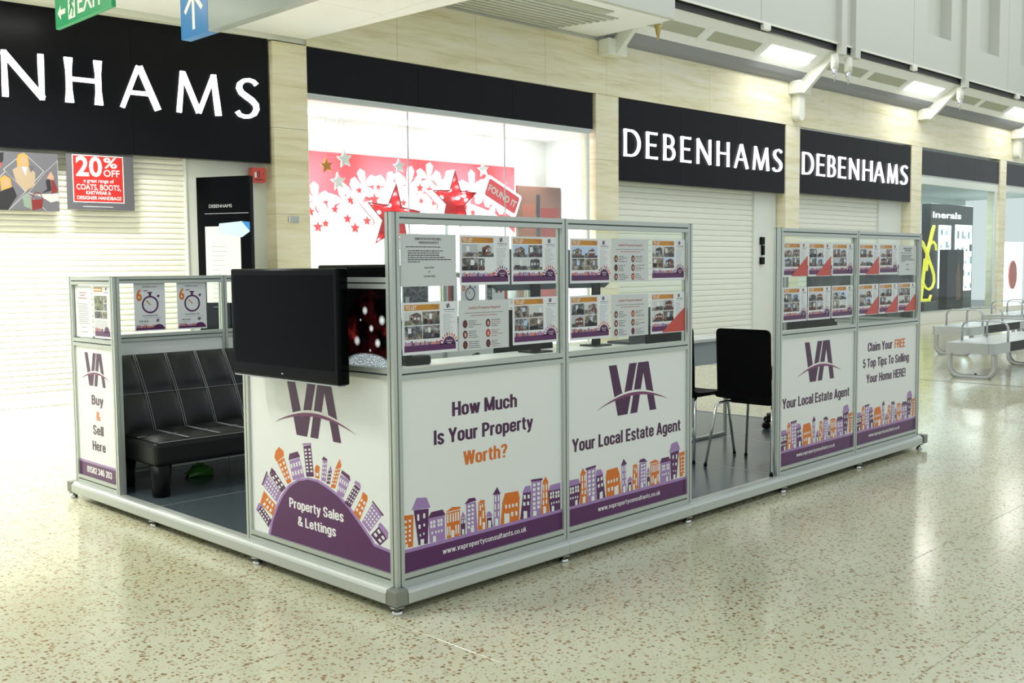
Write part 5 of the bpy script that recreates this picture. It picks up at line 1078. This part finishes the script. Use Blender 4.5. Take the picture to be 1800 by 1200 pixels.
def marquee(label, x, z, R, rot):
    t = thing('marquee_star', label, 'star', wallM(x, z, -.5), 'red marquee stars with bulbs'); S = star(0, 0, R, R*.42, rot); S2 = star(0, 0, R*.9, R*.36, rot)
    MB().prism(S, -.20, -.17, 'red_gloss').build('star_back', t)
    q = MB(); n = len(S); q.add([(a, b, -.2) for a, b in S]+[(a, b, 0) for a, b in S], [(i, (i+1) % n, n+(i+1) % n, n+i) for i in range(n)], 'window_white'); q.add([(a, b, 0) for a, b in S]+[(a, b, 0) for a, b in S2], [(i, (i+1) % n, n+(i+1) % n, n+i) for i in range(n)], 'red_gloss'); q.add([(a, b, -.17) for a, b in S2]+[(a, b, 0) for a, b in S2], [(n+i, n+(i+1) % n, (i+1) % n, i) for i in range(n)], 'red_gloss'); q.build('star_rim', t)
    for i in range(n):
        f = .72 if i % 2 == 0 else .75; a, b = S2[i]
        for ff in ((f, .4) if i in (0, 2, 8) else ((f,) if i % 2 == 0 else ())): MB().lathe([(.004, -.16), (.02, -.15), (.025, -.13), (.02, -.105), (.004, -.1)], 'bulb', 8, Matrix.Translation((a*ff, b*ff, 0))).build('bulb', t)
    MB().box(-.03, .03, -z+.25, -R*.3, -.24, -.2, 'window_white').build('stand', t)
    return t
marquee('red marquee star with bulbs, centre of the christmas window', 4.61, 2.30, .43, 90); marquee('red marquee star with bulbs, lower left behind the kiosk corner post', 3.55, 2.04, .47, 84)
t = thing('found_it_sign', 'tilted red FOUND IT sign with glowing white rim', 'sign', wallM(5.50, 2.40, -.5) @ Matrix.Rotation(math.radians(-24), 4, 'Z'))
MB().prism(roundrect(-.36, .36, -.17, .17, .04), -.05, -.01, 'bulb' if False else 'lightbox').build('glowing_rim', t); MB().prism(roundrect(-.32, .32, -.13, .13, .03), -.01, .0, 'lit_red').build('sign_face', t); MB().text('FOUND IT', 0, -.045, .09, 'ptext', .002, .95, .03).build('sign_letters', t)
MB().tube([(0, .17, -.03), (.42, 1.08, -.03)], .002, 'plate', 4).build('hanging_wire', t)
t = thing('window_screen', 'dark brown picture screen at the right of the christmas window', 'screen', wallM(6.28, .3, -1.0)); MB().bbox(0, .95, 0, 2.33, -.05, 0, .005, 'mirror_brown').build('screen_body', t); q = MB(); q.rect(.10, .38, .2, 2.05, .001, 'skin2'); q.rect(.5, .9, .2, 2.0, .001, 'bag_red'); q.rect(.4, .48, .1, 2.2, .001, 'shop_dark'); q.build('screen_picture', t)

# ------------------------------------------------------------------ beauty shop window (bay 4) and the last bay
wd = struct('wall_display.001', 'dark interior of the beauty shop windows', wallM())
MB().box(17.4, 27.4, 0, 3.4, -3.2, -3.1, 'shop_pale').build('display_back', wd); MB().box(17.4, 27.4, 3.3, 3.34, -3.1, -.2, 'shop_pale').build('display_ceiling', wd); MB().box(17.4, 27.4, .0, .25, -3.1, -.1, 'shop_dark').build('display_floor', wd); MB().box(17.4, 17.5, .25, 3.3, -3.1, -.25, 'shop_pale').build('display_side', wd); MB().box(17.5, 20.2, .25, 2.55, -2.2, -2.1, 'shop_dark').build('display_partition', wd)
wi = struct('window_2', 'tall shop window of the beauty shop', wallM(0, 0, -.06))
for a, b in ((17.76, 19.25), (19.255, 20.65), (20.655, 21.86)): MB().box(a, b, .29, 3.33, -.012, 0, 'shopglass').build('pane', wi)
MB().box(17.75, 22.06, 3.16, 3.34, -.03, .02, 'jamb').build('head_channel', wi); MB().box(21.86, 21.98, .29, 3.16, -.03, .03, 'jamb').build('side_channel', wi); MB().box(17.75, 22.06, .25, .29, -.03, .03, 'alu').build('bottom_channel', wi)
wi = struct('window_3', 'shop window at the far right edge', wallM(0, 0, -.06)); MB().box(22.48, 24.2, .29, 3.33, -.012, 0, 'shopglass').build('pane', wi); MB().box(24.2, 24.32, .29, 3.33, -.03, .03, 'jamb').build('mullion', wi); MB().box(24.32, 26.9, .29, 3.33, -.012, 0, 'shopglass').build('pane', wi); MB().box(22.48, 27, 3.2, 3.34, -.03, .02, 'jamb').build('head_channel', wi)
area_light('shop_lamp', wallM() @ Vector((20, 3.2, -1.2)), (0, 0, TH), 3, 1, 60, (.9, 1, 1)); area_light('shop_lamp', wallM() @ Vector((24.5, 3.2, -1.2)), (0, 0, TH), 3, 1, 90, (1, 1, 1))
t = thing('yellow_monogram', 'tall yellow intertwined YSL monogram inside the beauty shop window', 'sign', wallM(18.62, .49, -.4))
H_ = 1.75; k = .045; q = MB()
stroke(q, [(.68, 1.78), (.60, 1.66), (.34, 1.12), (.30, .72)], [.05, .07, .06, .06], -.03, .03, 'ysl'); stroke(q, [(.0, 1.42), (.10, 1.36), (.34, 1.12)], [.04, .05, .05], -.03, .03, 'ysl'); q.build('letter_y', t)
q = MB(); stroke(q, [(.70, 1.20), (.66, 1.33), (.54, 1.40), (.40, 1.36), (.28, 1.24), (.26, 1.10), (.34, .96), (.48, .80), (.60, .62), (.62, .46), (.54, .34), (.38, .28), (.20, .32), (.06, .44)], [.03, .04, .045, .05, .06, .065, .065, .065, .065, .06, .05, .045, .04, .03], .03, .07, 'ysl'); q.build('letter_s', t)
q = MB(); stroke(q, [(.36, 1.0), (.18, .04)], [.065, .065], -.08, -.03, 'ysl'); stroke(q, [(.10, .03), (.62, .03), (.70, .14)], [.06, .06, .03], -.08, -.03, 'ysl'); q.build('letter_l', t)
MB().bbox(0, .7, -.23, .0, -.12, .10, .01, 'shop_dark').build('plinth', t)
t = thing('minerals_display', 'dark cosmetics stand with white lettering and glowing shelves', 'display stand', wallM(20.35, .25, -.95))
MB().bbox(.0, 2.5, 0, 2.62, -.25, -.02, .01, 'shop_dark').build('stand_body', t); MB().textw('inerals', .08, 1.72, 2.27, .15, 'letter', .0, .02).build('stand_lettering', t)
for a, b, c, d in ((.46, 1.15, .5, 2.09), (1.42, 2.42, .42, 2.12)):
    o = MB().box(a, b, c, d, -.02, -.005, 'lightbox').build('glowing_shelf_panel', t); q = MB(); random.seed(int(a*100))
    for r in range(5):
        x = a+.06
        while x < b-.1: ww = random.uniform(.03, .12); q.box(x, x+ww, c+.06+.32*r, c+.06+.32*r+random.uniform(.06, .2), -.005, .02, random.choice(('plate', 'blue_white', 'blue_white', 'poster_grey'))); x += ww+random.uniform(.03, .25)
    q.build('shelf_stock', o)
t = thing('display_plinth', 'black glossy plinth in front of the glowing shelves', 'plinth', wallM(20.28, .25, -.5)); MB().bbox(0, .95, 0, 1.47, -.2, 0, .01, 'black_gloss').build('plinth_body', t); q = MB(); q.poly([(.55, .2), (.8, .25), (.78, .9), (.63, 1.2), (.5, .8)], .001, 'skin2'); q.build('plinth_picture', t)
t = thing('red_display', 'pink and red cosmetics display at the right edge', 'display stand', wallM(24.4, .25, -.7)); MB().bbox(0, 1.2, 0, 1.7, -.4, 0, .01, 'lightbox').build('display_body', t); MB().prism(oval(.45, .8, .28, .4), .0, .03, 'sash').build('red_lips', t)

# ------------------------------------------------------------------ steel benches
def bench(label, x, y, L):
    t = thing('steel_bench', label, 'bench', Matrix.Translation((x, y, 0)), 'brushed steel mall benches'); Wd = .58
    out = roundrect(0, L, -Wd, 0, .07, 5); MB().prism(roundrect(.003, L-.003, -Wd+.003, -.003, .068, 5), .405, .429, 'steel').build('seat_plate', t)
    n = len(out); inn = roundrect(.008, L-.008, -Wd+.008, -.008, .064, 5); q = MB()
    q.add([(a, b, .305) for a, b in out]+[(a, b, .43) for a, b in out], [(i, (i+1) % n, n+(i+1) % n, n+i) for i in range(n)], 'steel'); q.add([(a, b, .305) for a, b in inn]+[(a, b, .40) for a, b in inn], [(n+i, n+(i+1) % n, (i+1) % n, i) for i in range(n)], 'steel_dark'); q.build('seat_band', t)
    MB().box(.55, L-.5, -Wd-.001, -Wd+.002, .31, .425, 'steel_dark').build('dark_inset', t)
    for xx in (.12, L-.45):
        path = [(xx, b, a) for a, b in roundrect(.012, .40, -Wd+.03, -.03, .13, 6)]
        MB().tube(path, .009, 'steel', 8, None, .034, True).build('leg_loop', t)
    for xx in (.52, 1.35):
        path = [(xx, -Wd+.02, .43), (xx, -Wd+.02, .56)]+[(xx, a, b) for a, b in arc(-Wd+.12, .58, .10, .09, 180, 90, 5)]+[(xx, a, b) for a, b in arc(-.12, .58, .10, .09, 90, 0, 5)]+[(xx, -.02, .56), (xx, -.02, .43)]
        MB().tube(path, .009, 'steel', 8, None, .034).build('arm_loop', t)
    for xx in (.25, L-.2): MB().lathe([(.03, 0), (.03, .015), (.012, .02), (.012, .05)], 'steel_dark', 10, Matrix.Translation((xx, -Wd/2, 0))).build('floor_fixing', t)
    return t
bench('nearest steel bench with rounded loop legs at the right edge', 9.90, 1.76, 2.6); bench('second steel bench behind the nearest one', 12.95, 3.15, 2.6); bench('furthest steel bench under the last shop window', 17.0, 3.9, 2.6)

# ------------------------------------------------------------------ recessed lights in the low ceiling on the left, plus two added fill panels
def ceiling_light(label, s, off, wd, dp, power, spread=1.9):
    t = thing('ceiling_light', label, 'lamp', wallM(s, 4.03, off), 'recessed lights in the low left ceiling')
    q = MB(); q.box(-wd/2-.03, wd/2+.03, -.012, 0, -dp/2-.03, -dp/2, 'ceiling_white'); q.box(-wd/2-.03, wd/2+.03, -.012, 0, dp/2, dp/2+.03, 'ceiling_white'); q.box(-wd/2-.03, -wd/2, -.012, 0, -dp/2, dp/2, 'ceiling_white'); q.box(wd/2, wd/2+.03, -.012, 0, -dp/2, dp/2, 'ceiling_white'); q.build('frame', t)
    MB().box(-wd/2, wd/2, -.006, 0, -dp/2, dp/2, 'panel_light').build('diffuser', t)
    area_light('ceiling_lamp', wallM() @ Vector((s, 4.005, off)), (0, 0, TH), wd, dp, power, (1, 1, .98)).data.spread = spread
for k, s in enumerate((-5.6, -3.4, -1.3)):
    ceiling_light('recessed light panel over the left shutter, %s' % ('outermost', 'middle one', 'nearest the pilaster')[k], s, .85, 1.1, .28, 85)
for k, (s, o) in enumerate(((-4.6, 3.4), (-4.6, 5.2))):  # two panels added out of view to brighten the kiosk's corner panel
    ceiling_light('added unseen fill panel in the low ceiling towards the camera, %s' % ('inner one', 'outer one')[k], s, o, 1.1, .28, 50, 2.9)
